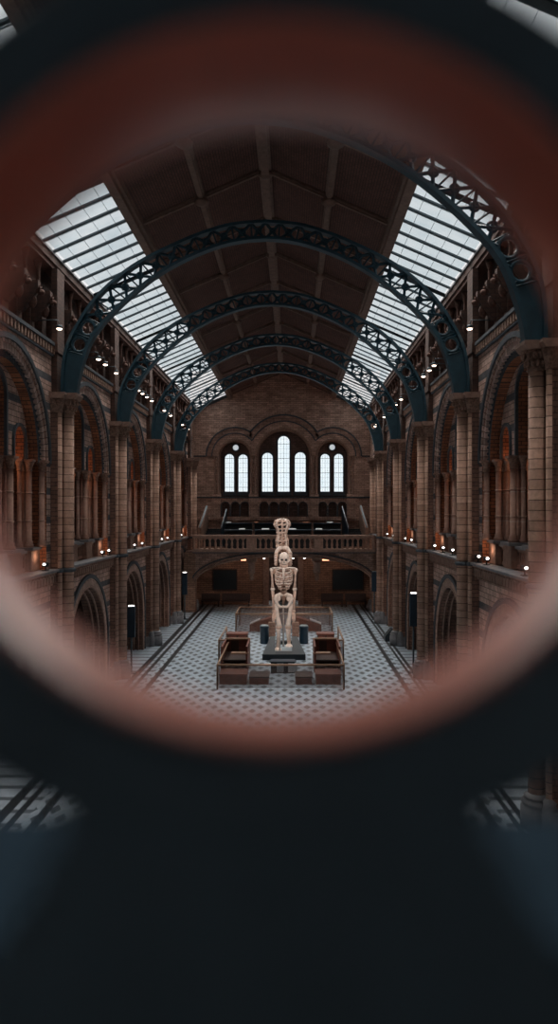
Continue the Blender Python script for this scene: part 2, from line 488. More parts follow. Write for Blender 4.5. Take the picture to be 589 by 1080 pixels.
def colonnette(x, y, z0, z1, r, parent):
    m = MB()
    m.lathe(x, y, [(r * 1.6, z0), (r * 1.6, z0 + .1), (r * 1.2, z0 + .15), (r * 1.4, z0 + .2), (r, z0 + .25), (r * .97, z1 - .38)], 'thin_shaft', 12)
    for t_ in (.3, .62): zz = z0 + (z1 - z0) * t_; m.lathe(x, y, [(r, zz - .03), (r * 1.2, zz - .015), (r * 1.2, zz + .015), (r, zz + .03)], 'balcony_stone', 12)
    o = m.build('colonnette', parent)
    m = MB()
    m.lathe(x, y, [(r * 1.2, z1 - .42), (r * 1.25, z1 - .38), (r * 1.05, z1 - .34), (r * 1.3, z1 - .22), (r * 1.8, z1 - .1), (r * 1.95, z1 - .07)], 'carved', 12)
    m.box(x - r * 2, x + r * 2, y - r * 2, y + r * 2, z1 - .07, z1, 'stone')
    m.build('capital', o)

def arcade(side, zr, label, loc, rz):
    r = thing('gallery_arcade', label, 'arcade', loc, rz, 'round arched gallery arcades of the side walls')
    zp = zr + .85
    # the great arch mouldings
    m = MB(); m.aring(0, ZSP, 3.62, 3.8, -.02, .1, 'slate', ZSP - .1); m.build('hood_moulding', r)
    m = MB(); m.aring(0, ZSP, 3.28, 3.5, -.3, -.02, 'voussoir', ZSP - .1)
    m.aring(0, ZSP, 3.5, 3.62, -.2, .04, 'voussoir', ZSP - .1); m.build('archivolt', r)
    m = MB(); m.aring(0, ZSP, 3.05, 3.28, -.5, -.16, 'slate_arch', ZSP - .1, mside='rust')
    for a in range(0, 181, 4):
        y, z = 3.27 * math.cos(math.radians(a)), ZSP + 3.27 * math.sin(math.radians(a))
        m.ell((-.15, y, z), (.05, .06, .06), 'slate', 6, 4)
    m.build('inner_archivolt', r)
    # tympanum with a tall opening between two small ones
    m = MB()
    m.panel(-3.06, 3.06, ZSP, lambda y: ZSP + math.sqrt(max(0, 3.07 ** 2 - y * y)) + .01,
            [(0, .8, 12.15, ZSP), (2.1, .5, 10.82, ZSP), (-2.1, .5, 10.82, ZSP)], -.5, -.95, 'spandrel', 'rust')
    m.build('tympanum', r)
    m = MB()
    m.aring(0, 12.15, .8, .92, -.52, -.4, 'slate', ZSP)
    for s in (-1, 1): m.aring(2.1 * s, 10.82, .5, .6, -.52, -.42, 'slate', ZSP)
    m.build('opening_moulding', r)
    # inner screen wall a step behind
    m = MB()
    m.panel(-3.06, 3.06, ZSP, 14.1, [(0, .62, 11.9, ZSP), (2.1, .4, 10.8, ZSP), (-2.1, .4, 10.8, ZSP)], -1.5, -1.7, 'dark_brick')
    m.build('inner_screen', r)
    # colonnettes in clusters
    for y0, dys in ((1.2, (-.24, .24)), (-1.2, (-.24, .24)), (2.95, (-.2, .2)), (-2.95, (-.2, .2))):
        for dy in dys:
            colonnette(-.72, y0 + dy, zp, ZSP, .078, r)
        colonnette(-.45, y0, zp, ZSP, .11, r)
        colonnette(-1.55, y0, zp, ZSP, .09, r)
    for s in (-1, 1):
        colonnette(-.14, 3.42 * s, zp, ZSP, .11, r)
    # pedestals and the low pierced balustrade between them
    for y0, wd in ((1.2, .46), (-1.2, .46), (3.1, .5), (-3.1, .5)):
        m = MB(); m.cbox(-1.0, -.24, y0 - wd, y0 + wd, zr, zp - .1, .03, 'stone'); m.box(-1.1, -.16, y0 - wd - .06, y0 + wd + .06, zp - .1, zp, 'ledge')
        m.build('pedestal', r)
    for ya, yb in ((-.74, .74), (1.66, 2.6), (-2.6, -1.66)):
        m = MB()
        n = max(3, int((yb - ya) / .24)); st = (yb - ya) / n
        m.panel(ya, yb, zr, zp - .2, [(ya + (k + .5) * st, .07, zp - .36, zr + .14) for k in range(n)], -.45, -.6, 'stone', seg=6)
        m.box(-.7, -.36, ya, yb, zp - .2, zp - .1, 'ledge')
        m.build('balustrade_panel', r)
    return r

def ledge(side, zr, label, loc, rz):
    r = thing('gallery_ledge', label, 'ledge', loc, rz, 'projecting gallery ledges of the side walls')
    h = B / 2
    m = MB(); m.prism([(-.02, zr - .1), (.34, zr - .1), (.34, zr - .02), (.26, zr), (-.02, zr)], -h + .5, h - .5, 'ledge', 'y')
    m.box(-.15, .0, -h + .5, h - .5, zr - .1, zr + .005, 'ledge')
    m.build('slab', r)
    m = MB(); n = 26; st = (B - 1.0) / n
    m.box(0, .24, -h + .5, h - .5, zr - .17, zr - .1, 'stone'); m.box(0, .08, -h + .5, h - .5, zr - .62, zr - .56, 'stone')
    for k in range(n):
        y = -h + .5 + (k + .5) * st
        m.aring(y, zr - .33, .085, .15, .0, .2, 'stone', zr - .5, seg=6)
        m.box(0, .17, y - st / 2, y - st / 2 + .05, zr - .56, zr - .3, 'carved')
    m.build('corbel_table', r)
    return r

def ground_arch(side, label, loc, rz):
    r = thing('ground_arch', label, 'arch', loc, rz, 'ground floor arches of the side walls')
    m = MB(); m.aring(0, 2.1, 3.28, 3.46, -.02, .1, 'slate', .0); m.build('hood_moulding', r)
    m = MB(); m.aring(0, 2.1, 2.96, 3.28, -.02, .045, 'voussoir_low', 0); m.build('archivolt', r)
    m = MB()
    for rr, xx in ((2.9, .02), (2.82, -.25), (2.74, -.5)):
        m.tube([(xx, rr * math.cos(a), 2.1 + rr * math.sin(a)) if q else None for q, a in ((1, PI * i / 30) for i in range(31))], .055, 'stone', 6)
        for s in (-1, 1): m.tube([(xx, s * rr, 0), (xx, s * rr, 2.1)], .055, 'stone', 6)
    m.build('roll_moulding', r)
    return r

def column(label, loc, rz, zr, extra=0):
    r = thing('clustered_pier', label, 'column', loc, rz, 'tall clustered piers of the side walls')
    m = MB(); m.box(.0, .27, -.52, .52, 0, 12.05, 'pier'); m.build('pier_core', r)
    m = MB(); m.lathe(.5, 0, [(.225, .9), (.215, 12.06)], 'shaft', 24)
    o = m.build('main_shaft', r); 
    for s in (-1, 1):
        m = MB(); m.lathe(.3, .42 * s, [(.105, .9), (.1, 12.06)], 'shaft', 14); m.build('side_shaft', r)
    # ring at the ledge
    m = MB(); m.lathe(.5, 0, [(.22, zr - .16), (.29, zr - .12), (.29, zr - .04), (.22, zr + .0)], 'slate', 20)
    for s in (-1, 1): m.lathe(.3, .42 * s, [(.1, zr - .16), (.16, zr - .12), (.16, zr - .04), (.1, zr)], 'slate', 12)
    m.box(-.1, .3, -.58, .58, zr - .13, zr - .03, 'slate'); m.build('shaft_ring', r)
    # carved capital with leaves
    m = MB()
    m.lathe(.5, 0, [(.24, 12.02), (.27, 12.06), (.23, 12.1), (.25, 12.25), (.33, 12.48), (.4, 12.56)], 'carved', 20)
    for s in (-1, 1): m.lathe(.3, .42 * s, [(.12, 12.02), (.14, 12.06), (.12, 12.1), (.15, 12.3), (.22, 12.56)], 'carved', 12)
    for k in range(14):
        a = 2 * PI * k / 14
        for zz, rr in ((12.22, .29), (12.42, .36)):
            aa = a + (PI / 14 if zz > 12.3 else 0)
            m.ell((.5 + rr * math.cos(aa), rr * math.sin(aa), zz), (.055, .055, .085), 'carved', 6, 5)
    m.box(-.1, .36, -.56, .56, 12.05, 12.56, 'carved')
    m.build('capital', r)
    m = MB(); m.prism([(-.1, 12.56), (.84, 12.56), (.95, 12.7), (.95, 12.78), (-.1, 12.78)], -.42, .42, 'stone', 'y')
    m.prism([(-.1, 12.56), (.5, 12.56), (.58, 12.7), (.58, 12.77), (-.1, 12.77)], -.7, .7, 'stone', 'y')
    m.build('abacus', r)
    # moulded base
    m = MB()
    m.lathe(.5, 0, [(.42, 0), (.42, .56), (.36, .6), (.4, .66), (.4, .72), (.31, .76), (.34, .81), (.34, .85), (.25, .9), (.22, .93)], 'ledge', 24)
    for s in (-1, 1):
        m.lathe(.3, .42 * s, [(.22, 0), (.22, .56), (.19, .6), (.21, .66), (.16, .76), (.18, .82), (.12, .9), (.1, .93)], 'ledge', 14)
    m.box(-.1, .36, -.62, .62, 0, .6, 'ledge'); m.build('base', r)
    # brick pilaster that rises behind the iron foot
    m = MB(); m.box(.0, .22, -.42, .42, 12.77, 17.45, 'frieze'); m.box(.0, .26, -.5, .5, 14.3, 14.64, 'frieze'); m.build('upper_pilaster', r)
    return r

for side, sx, rz in (('left', -1, 0.0), ('right', 1, PI)):
    zr = LEDGE[side]
    protoW = protoF = protoA = protoL = protoG = protoC = None
    for n in BAYS:
        yc = YN(n) + B / 2; loc = (sx * WX, yc, 0)
        if protoW is None:
            protoW = bay_wall(side, zr); protoF = frieze(side); o, fo = protoW, protoF
        else:
            o = protoW.copy(); COL.objects.link(o); fo = protoF.copy(); COL.objects.link(fo)
        for q in (o, fo): q.location = loc; q.rotation_euler = (0, 0, rz)
        if n < 0: continue            # nothing of this bay's stonework shows
        bn = ORD[n]
        if protoA is None:
            protoA = arcade(side, zr, '', loc, rz); protoL = ledge(side, zr, '', loc, rz); protoG = ground_arch(side, '', loc, rz)
            for p in (protoA, protoL, protoG): snapshot(p)
            a, l, g = protoA, protoL, protoG
        else:
            a = dup(protoA, loc, rz, ''); l = dup(protoL, loc, rz, ''); g = dup(protoG, loc, rz, '')
        a['label'] = 'banded stone gallery arcade filling the %s visible bay of the %s wall' % (bn, side)
        l['label'] = 'grey topped ledge under the gallery in the %s visible bay of the %s wall' % (bn, side)
        g['label'] = 'moulded ground floor arch in the %s visible bay of the %s wall' % (bn, side)
    for n in range(0, 6):
        loc = (sx * WX, YP(n), 0)
        k = n if sx > 0 else n - 1
        lab = 'tall buff clustered pier with carved capital, %s in view along the %s wall' % (ORD[k], side) if k >= 0 else 'tall buff clustered pier with carved capital at the extreme left edge of the view'
        if n == 5: loc = (sx * WX + .25, 62.2, 0)
        if protoC is None: protoC = column(lab, loc, rz, zr); snapshot(protoC)
        else: dup(protoC, loc, rz, lab)

# ------------------------------------------------------------------ roof
ZR, XT, ZT, XB, ZB = 21.4, 4.9, 19.3, 8.0, 17.93
YA, YB = -5.0, 71.0
def zroof(x): return ZR - (ZR - ZB) * abs(x) / XB
m = MB()
for s in (-1, 1):
    m.prism([(0, ZR), (s * XT, zroof(XT)), (s * XT, zroof(XT) + .25), (0, ZR + .25)], YA, YB, 'ceil', 'y')
m.build('ceiling', kind='structure')
def beam(x, z, hw, d, name, mat='batten'):
    m = MB()
    for k, (a, b) in enumerate(((1, 0), (.62, .55))):
        m.box(x - hw * a, x + hw * a, YA, YB, z - d * (b + .5), z - d * b + .12, mat)
    return m.build(trim_name(), kind='structure')
beam(0, ZR - .05, .23, .3, 'trim_ridge_beam')
for s in (-1, 1):
    beam(s * 2.42, zroof(2.42) - .02, .14, .2, 'trim_purlin')
    beam(s * XT, zroof(XT) + .02, .26, .34, 'trim_purlin')
def cross(y, hw, d):
    m = MB()
    for s in (-1, 1):
        for k in (1, .55):
            m.prism([(0, ZR + .02), (s * XT, zroof(XT) + .02), (s * XT, zroof(XT) - d * (1.6 - k)), (0, ZR - d * (1.6 - k))], y - hw * k, y + hw * k, 'batten', 'y')
    # bosses at the crossings
    for x in (-2.42, 0, 2.42):
        m.ell((x, y, zroof(x) - .25), (.3, .3, .16), 'batten', 10, 5)
    return m.build(trim_name(), kind='structure')
y = YN(-2)
k = 0
while y < YB:
    if y > YA: cross(y, .12, .16)
    y += B / 2

# solid roof and walls over the landing the viewer stands on
m = MB()
for s in (-1, 1):
    m.prism([(s * XT, zroof(XT)), (s * 9, zroof(9)), (s * 9, zroof(9) + .25), (s * XT, zroof(XT) + .25)], YA, YN(-2) + 4.9, 'ceil', 'y')
m.build('ceiling', kind='structure')
m = MB()
for s in (-1, 1): m.box(min(s * 8, s * 8.6), max(s * 8, s * 8.6), YA, YN(-1), 0, 18, 'pier')
m.build('wall_side', kind='structure')
m = MB(); m.box(-8.6, 8.6, YA - .5, YA, 0, 21.6, 'paper'); m.build('wall_back', kind='structure')
m = MB()
for s in (-1, 1): m.box(min(s * 7.9, s * 13), max(s * 7.9, s * 13), YN(-1), YB, 17.98, 18.2, 'dark_brick'); m.box(min(s * 12.9, s * 13), max(s * 12.9, s * 13), YN(-1), YB, 0, 18, 'dark_brick')
m.build('ceiling_gallery', kind='structure')
# skylights, one window per bay and side
_wn = [0]
def skylight(s, ya, yb):
    L = math.hypot(XB - XT, ZB - zroof(XT)); ang = math.atan2(ZB - zroof(XT), XB - XT)
    m = MB()
    def P(d, y, h): # d down the slope
        x = XT + (XB - XT) * d; z = zroof(x) + h; return (s * x, y, z)
    m.add([P(0, ya, .02), P(1, ya, .02), P(1, yb, .02), P(0, yb, .02)], [(0, 1, 2, 3)], 'sky_glass')
    _wn[0] += 1; g = m.build('window_%d' % _wn[0], kind='structure')
    m = MB(); n = 8
    def bar(y0, y1, d0, d1, h0, h1, mat):
        vs = [P(d, y, h) for h in (h0, h1) for y in (y0, y1) for d in (d0, d1)]
        m.add(vs, [(0, 2, 3, 1), (4, 5, 7, 6), (0, 1, 5, 4), (2, 6, 7, 3), (0, 4, 6, 2), (1, 3, 7, 5)], mat)
    for k in range(n + 1):
        y = ya + (yb - ya) * k / n; hw = .055 if 0 < k < n else .16
        bar(y - hw, y + hw, -.02, 1.02, -.07, .0, 'iron_dk')
        if 0 < k < n: bar(y + .13, y + .18, 0, 1, -.04, .0, 'grey_top')
    for d in (.2, .4, .6, .8): bar(ya, yb, d - .0025, d + .0025, -.015, .0, 'grey_top')
    bar(ya, yb, -.02, .03, -.2, .0, 'iron_dk'); bar(ya, yb, .97, 1.03, -.12, .0, 'ledge')
    m.build('glazing_bars', g)
for s in (-1, 1):
    for n in range(-2, 6):
        skylight(s, YN(n) + 4.9, min(YN(n + 1) + 4.9, 70.6))

# ------------------------------------------------------------------ iron arch ribs (plane y, shape traced in metres)
INT = [(7.2, 12.78), (7.12, 13.3), (6.98, 13.85), (6.8, 14.4), (6.55, 14.95), (6.05, 15.6), (5.17, 16.46), (4.26, 17.2), (3.5, 17.68), (2.6, 18.12), (1.62, 18.47), (.8, 18.64), (0, 18.7)]
EXT = [(7.68, 12.78), (7.68, 13.4), (7.62, 14.1), (7.45, 14.75), (7.15, 15.35), (6.64, 16.15), (6.0, 16.85), (5.17, 17.52), (4.4, 17.98), (3.5, 18.42), (2.5, 18.84), (1.3, 19.2), (0, 19.32)]
def catmull(pts, n=6):
    out = []
    for i in range(len(pts) - 1):
        p0, p1, p2, p3 = pts[max(i - 1, 0)], pts[i], pts[i + 1], pts[min(i + 2, len(pts) - 1)]
        for k in range(n):
            t_ = k / n
            out.append(tuple(.5 * (2 * p1[j] + (p2[j] - p0[j]) * t_ + (2 * p0[j] - 5 * p1[j] + 4 * p2[j] - p3[j]) * t_ ** 2 + (3 * p1[j] - p0[j] - 3 * p2[j] + p3[j]) * t_ ** 3) for j in (0, 1)))
    out.append(pts[-1]); return out
def resample(pts, n):
    d = [0]
    for a, b in zip(pts, pts[1:]): d.append(d[-1] + math.hypot(b[0] - a[0], b[1] - a[1]))
    out = []; j = 0
    for i in range(n):
        q = d[-1] * i / (n - 1)
        while j < len(d) - 2 and d[j + 1] < q: j += 1
        u = (q - d[j]) / (d[j + 1] - d[j]); out.append(tuple(pts[j][k] + (pts[j + 1][k] - pts[j][k]) * u for k in (0, 1)))
    return out
def full(pts):
    L = [(-x, z) for x, z in pts]; R = [(x, z) for x, z in reversed(pts[:-1])]; return L + R
NI = 61
inC, exC = resample(catmull(INT), NI), resample(catmull(EXT), NI)
def flange(curve, th, hw):
    """flat bar that follows the curve; th in the plane, hw half width along the hall"""
    m = MB(); P = [Vector((x, 0, z)) for x, z in curve]; n = len(P); vs = []; fs = []
    for i, p in enumerate(P):
        d = (P[min(i + 1, n - 1)] - P[max(i - 1, 0)]).normalized(); nn = Vector((-d.z, 0, d.x))
        for a, b in ((-1, -1), (1, -1), (1, 1), (-1, 1)): vs.append(p + nn * th * a + Vector((0, hw * b, 0)))
    for i in range(n - 1):
        for k in range(4): j = (k + 1) % 4; fs.append((i * 4 + k, i * 4 + j, i * 4 + 4 + j, i * 4 + 4 + k))
    fs += [(0, 1, 2, 3), (4 * n - 4, 4 * n - 1, 4 * n - 2, 4 * n - 3)]
    m.add(vs, fs, 'iron'); return m
def rib(label, y):
    r = thing('iron_arch_rib', label, 'arch', (0, y, 0), 0, 'teal iron arch ribs spanning the hall')
    flange(full(inC), .055, .17).build('lower_flange', r)
    flange(full(exC), .055, .17).build('upper_flange', r)
    # solid foot plates with round piercings
    nf = 13
    for s in (-1, 1):
        m = MB()
        for i in range(0, 9):
            a, b, c, d = inC[i], inC[i + 1], exC[i + 1], exC[i]
            m.prism([(s * a[0], a[1]), (s * b[0], b[1]), (s * c[0], c[1]), (s * d[0], d[1])], -.05, .05, 'iron', 'y')
        m.box(min(s * 7.12, s * 7.72), max(s * 7.12, s * 7.72), -.22, .22, 12.78, 12.88, 'iron')
        m.build('foot_plate', r)
    # lattice web: crossed bars, rings in the eyes
    m = MB()
    def bar(p, q, w_=.05, d_=.05):
        m.tube([(p[0], 0, p[1]), (q[0], 0, q[1])], w_, 'iron', 4, smooth=False)
    idx = [9]; st = 4
    for s in (-1, 1):
        i = 9
        while i < NI - 1:
            j = min(i + st, NI - 1)
            a, b, c, d = [(s * p[0], p[1]) for p in (inC[i], inC[j], exC[j], exC[i])]
            cxm = (a[0] + b[0] + c[0] + d[0]) / 4; czm = (a[1] + b[1] + c[1] + d[1]) / 4
            hgt = math.hypot(a[0] - d[0], a[1] - d[1]); rr = min(hgt, math.hypot(a[0] - b[0], a[1] - b[1])) * (.36 if i > 18 else .42)
            if i < 17:
                m.tube([(cxm + rr * math.cos(q), 0, czm + rr * math.sin(q)) for q in [2 * PI * u / 16 for u in range(16)]], .075, 'iron', 5, closed=True)
                bar(a, d, .08)
                for p_ in (a, b, c, d):
                    bar(p_, (cxm + (p_[0] - cxm) * rr / max(.01, math.hypot(p_[0] - cxm, p_[1] - czm)), czm + (p_[1] - czm) * rr / max(.01, math.hypot(p_[0] - cxm, p_[1] - czm))), .09)
            else:
                bar(a, c, .055); bar(b, d, .055)
                m.tube([(d[0] * .0 + cxm + rr * .45 * math.cos(q), 0, czm + rr * .45 * math.sin(q)) for q in [2 * PI * u / 12 for u in range(12)]], .05, 'iron', 4, closed=True)
                bar(a, d, .03)
            i = j
    m.build('lattice_web', r)
    return r
ribs = []
for i, n in enumerate(range(0, 5)):
    lab = 'teal lattice iron arch rib crossing the hall, %s from the camera' % ORD[i]
    if not ribs: ribs.append(rib(lab, YP(n))); snapshot(ribs[0])
    else: ribs.append(dup(ribs[0], (0, YP(n), 0), 0, lab))

# ------------------------------------------------------------------ carved corbels and hanging lamps of the frieze
def corbel():
    r = thing('carved_corbel', '', 'corbel')
    m = MB(); m.prism([(-.42, 15.25), (-.3, 15.25), (.1, 15.7), (.28, 16.1), (.28, 16.3), (-.42, 16.3)], -.13, .13, 'frieze', 'y'); m.build('bracket', r)
    m = MB(); m.ell((.12, 0, 16.02), (.2, .12, .16), 'frieze_carved', 8, 6); m.ell((.36, 0, 15.9), (.12, .1, .11), 'frieze_carved', 8, 6)
    m.ell((.05, 0, 15.6), (.16, .1, .24), 'frieze_carved', 8, 6); m.tube([(.3, .06, 16.0), (.33, .1, 16.14)], [.04, .01], 'frieze_carved', 5); m.tube([(.3, -.06, 16.0), (.33, -.1, 16.14)], [.04, .01], 'frieze_carved', 5)
    m.build('carved_beast', r)
    m = MB(); m.lathe(-.2, 0, [(.09, 16.3), (.07, 16.4), (.07, 17.1), (.12, 17.25), (.17, 17.45)], 'frieze_carved', 8); m.build('colonnette', r)
    return r
def lamp(mat, arm=True):
    r = thing('spot_lamp', '', 'lamp')
    m = MB(); m.lathe(0, 0, [(.05, .13), (.1, .11), (.12, .0), (.1, -.01)], 'iron_dk', 12)
    if arm: m.tube([(0, 0, .12), (-.05, 0, .3), (-.85, 0, .3)], .02, 'iron_dk', 6)
    else: m.tube([(0, 0, .12), (0, 0, .55)], .02, 'iron_dk', 6)
    m.build('housing', r)
    m = MB(); m.lathe(0, 0, [(.1, -.015), (.09, -.05), (.03, -.07)], mat, 12); m.build('bulb', r)
    return r
cb = corbel(); snapshot(cb); first = True
st = B / 7
for side, sx, rz in (('left', -1, 0.0), ('right', 1, PI)):
    for n in BAYS:
        if n < 0: continue
        for k in range(1, 7):
            loc = (sx * WX, YN(n) + k * st, 0)
            lab = 'carved beast corbel, %s from the near end of the %s bay on the %s frieze' % (ORD[k - 1], ORD[n], side)
            if first: cb.location = loc; cb.rotation_euler = (0, 0, rz); cb['label'] = lab; cb['group'] = 'carved corbels of the frieze'; first = False
            else: dup(cb, loc, rz, lab, 'carved corbels of the frieze')
lp = lamp('lamp'); snapshot(lp); first = True
HL = {'left': (27.3, 32.8, 34.0, 36.1, 41.3, 42.4, 43.7, 45.2, 49.6, 50.9, 52.2, 57.8, 60.9),
      'right': (27.3, 34.2, 35.4, 37.0, 41.8, 44.6, 46.9, 51.6, 53.0, 57.4, 58.8)}
for side, sx in (('left', -1), ('right', 1)):
    for k, y in enumerate(HL[side]):
        loc = (sx * 7.58, y, 15.1); rzl = 0 if sx < 0 else PI
        lab = 'small glowing lamp hung under the %s frieze, %s of its row from the camera' % (side, ORD[k])
        if first: lp.location = loc; lp['label'] = lab; lp['group'] = 'hanging lamps under the frieze'; first = False; lpm = lp
        else: dup(lpm, loc, rzl, lab, 'hanging lamps under the frieze')

# floodlights standing on the ledges
def flood():
    r = thing('ledge_floodlight', '', 'lamp')
    m = MB(); m.box(-.1, .1, -.1, .1, 0, .03, 'black'); m.tube([(0, 0, .03), (0, 0, .18)], .025, 'black', 6)
    m.cbox(-.09, .09, -.14, .14, .15, .3, .02, 'black'); m.build('housing', r)
    m = MB(); m.ell((.0, -.12, .24), (.07, .04, .05), 'lamp_white', 8, 6); m.build('bulb', r)
    return r
fdl = flood(); snapshot(fdl); first = True
LL = {'left': ((26.6,), (34.6, 35.9), (39.3, 41.7, 43.8), (48.2, 50.4, 52.6), (59.2,)),
      'right': ((21.7, 26.0, 27.2), (31.6, 33.6, 35.6), (40.3, 42.6, 44.9), (50.2, 53.4))}
for side, sx in (('left', -1), ('right', 1)):
    c = 0
    for grp in LL[side]:
        for y in grp:
            c += 1; loc = (sx * 7.86, y, LEDGE[side] + .002)
            lab = 'small white floodlight standing on the %s gallery ledge, %s from the camera' % (side, ORD[c - 1])
            if first: fdl.location = loc; fdl['label'] = lab; fdl['group'] = 'floodlights on the gallery ledges'; first = False
            else: dup(fdl, loc, 0, lab, 'floodlights on the gallery ledges')
# their light on the arcades
def plight(x, y, z, e, col=(1, .42, .2), r=.15):
    d = bpy.data.lights.new('gallery_light', 'POINT'); d.energy = e; d.color = col; d.shadow_soft_size = r
    o = bpy.data.objects.new('gallery_light', d); COL.objects.link(o); o.location = (x, y, z)
for sx, s in ((-1, 'left'), (1, 'right')):
    for n in range(0, 5):
        for dy in (2.1, ):
            plight(sx * (WX + 1.15), YN(n) + B / 2 + dy, 10.0, 9)
        plight(sx * (WX + .1), YN(n) + B / 2 + 3.0, LEDGE[s] + .5, 4, (1, .6, .4))

# ------------------------------------------------------------------ end of the hall (everything here sits 0.3 m to the right, as in the place)
EX = .32
YE = 70.0
PE = F / YE
def ex(px): return CX + (px - 309.2) / PE - EX      # pixel column to metres on the end wall, in its own frame
def ez(py): return CZ - (py - 538.75) / PE
SP = ez(481.3)
m = MB()
wins = []
CTR = {'c': (ex(299.6), 2.54), 'l': (ex(248.0), 1.52), 'r': (ex(351.2), 1.52)}
m.panel(-9.0, 9.0, 4.0, 21.6, [(CTR['l'][0], 1.52, SP, ez(524.5)), (CTR['c'][0], 2.54, SP, ez(524.5)), (CTR['r'][0], 1.52, SP, ez(524.5))], YE, YE + .9, 'end_brick', 'dark_brick', axis='y', seg=28)
m.build('wall_end', loc=(EX, 0, 0), kind='structure')
# recessed fillings with the glazed lights
zb = ez(518.3)
def lights(c, items, circ):
    m = MB(); cx, R = CTR[c]
    ar = [(ex((a + b) / 2), (b - a) / 2 / PE, ez(tp) - (b - a) / 2 / PE, zb) for a, b, tp in items]
    if circ is None:
        m.panel(cx - R, cx + R, ez(524.5), lambda y: SP + math.sqrt(max(0, R * R - (y - cx) ** 2)), ar, YE + .6, YE + .85, 'dark_brick', 'slate', axis='y')
    else:
        m.panel(cx - R, cx + R, ez(524.5), lambda y: SP + math.sqrt(max(0, R * R - (y - cx) ** 2)), ar, YE + .6, YE + .85, 'dark_brick', 'slate', axis='y')
    o = m.build('wall_window_recess', loc=(EX, 0, 0), kind='structure')
    for (yc, r, zs, b) in ar:
        wd = thing('arched_window', '', 'window', (EX + yc, YE + .55, 0)); wins.append(wd)
        g = MB(); g.panel(-r, r, b, lambda y: zs + math.sqrt(max(0, r * r - y * y)), [], .12, .16, 'win_glass', axis='y'); g.build('pane', wd)
        g = MB(); g.aring(0, zs, r - .03, r + .12, -.02, .1, 'slate', b, axis='y'); g.box(-r - .15, r + .15, -.08, .12, b - .4, b, 'slate')
        g.build('surround', wd)
        g = MB(); top = zs + r
        for fx in (-.5, .5): g.box(fx * r - .006, fx * r + .006, .09, .13, b, zs + r * .85, 'iron_dk')
        g.box(-.012, .012, .08, .13, b, top, 'iron_dk')
        k = 0; z = b + .42
        while z < top - .2: g.box(-r, r, .09 if k % 2 else .07, .13, z - (.004 if k % 3 else .03), z + .006, 'iron_dk'); z += .46; k += 1
        g.build('glazing_bars', wd)
    if circ:
        px, py, pr = circ; x, z, r = ex(px), ez(py), pr / PE
        wd = thing('round_window', '', 'window', (EX + x, YE + .55, 0)); wins.append(wd)
        g = MB()
        pts = [(r * math.cos(2 * PI * i / 24), z + r * math.sin(2 * PI * i / 24)) for i in range(24)]
        g.prism(pts, -.02, .1, 'win_glass', 'y'); g.build('pane', wd)
        g = MB(); g.tube([(p[0], -.02, p[1]) for p in pts], .07, 'slate', 6, closed=True); g.build('surround', wd)
lights('l', [(236.6, 246.8, 478.2), (251, 261.3, 478.6)], (248.4, 471.6, 3.7))
lights('c', [(276.2, 288, 476.8), (293, 305.8, 459), (311, 323, 476.2)], None)
lights('r', [(338.3, 348.5, 478), (352.8, 362.8, 478)], (351, 471.2, 3.7))
for wd, lb in zip(wins, ['first tall arched window from the left on the end wall', 'second tall arched window from the left on the end wall', 'small round window above the left pair of arched windows',
        'left side light of the central triple window on the end wall', 'tallest middle light of the central triple window', 'right side light of the central triple window on the end wall',
        'second tall arched window from the right on the end wall', 'rightmost tall arched window on the end wall', 'small round window above the right pair of arched windows']):
    wd['label'] = lb; wd['group'] = 'windows of the end wall'
# hood mouldings running over the three arches
th = thing('triple_window_arch', 'stepped round arch mouldings joining over the three end wall windows', 'arch', (EX, YE, 0))
XC, XL, XR = CTR['c'][0], CTR['l'][0], CTR['r'][0]
M['end_v'] = brick('end_voussoirs', (.42, .26, .20), (.22, .13, .10), (.09, .06, .05), .7, .3, mode='wall')
def clipped(name, ro, ri, x0, x1, mat, side_only=False):
    """arch bands of the centre and side arches, cut where they meet"""
    m = MB(); rc, rs = ro[0], ro[1]; tc_, ts_ = ri[0], ri[1]
    for c, rr, r0, oth in ((XC, rc, tc_, [(XL, ts_), (XR, ts_)]), (XL, rs, ts_, [(XC, tc_)]), (XR, rs, ts_, [(XC, tc_)])):
        seg = 60
        rm = (rr + r0) / 2
        for i in range(seg):
            a, b = PI * i / seg, PI * (i + 1) / seg; am = (a + b) / 2
            px, pz = c + rm * math.cos(am), rm * math.sin(am); bad = False
            for oc, orr in oth:
                big = (rc if oc == XC else rs)
                if math.hypot(px - oc, pz) - (big + orr) / 2 < 0: bad = True
            if bad: continue
            m.aring(c, SP, r0, rr, x0, x1, mat, axis='y', seg=1, a0=a, a1=b)
    m.build(name, th)
clipped('outer_hood', (3.98, 2.78), (3.84, 2.66), -.12, .0, 'slate')
clipped('voussoir_band', (3.84, 2.66), (3.36, 2.2), -.04, .0, 'end_v')
clipped('middle_hood', (3.38, 2.24), (3.28, 2.14), -.09, .0, 'slate')
m = MB()
for c, r in ((XC, 2.54), (XL, 1.52), (XR, 1.52)):
    m.aring(c, SP, r - .02, r + .14, -.1, .2, 'carved', axis='y'); m.aring(c, SP, r - .12, r + .0, .2, .5, 'stone', ez(524.5), axis='y')
m.build('inner_roll', th)
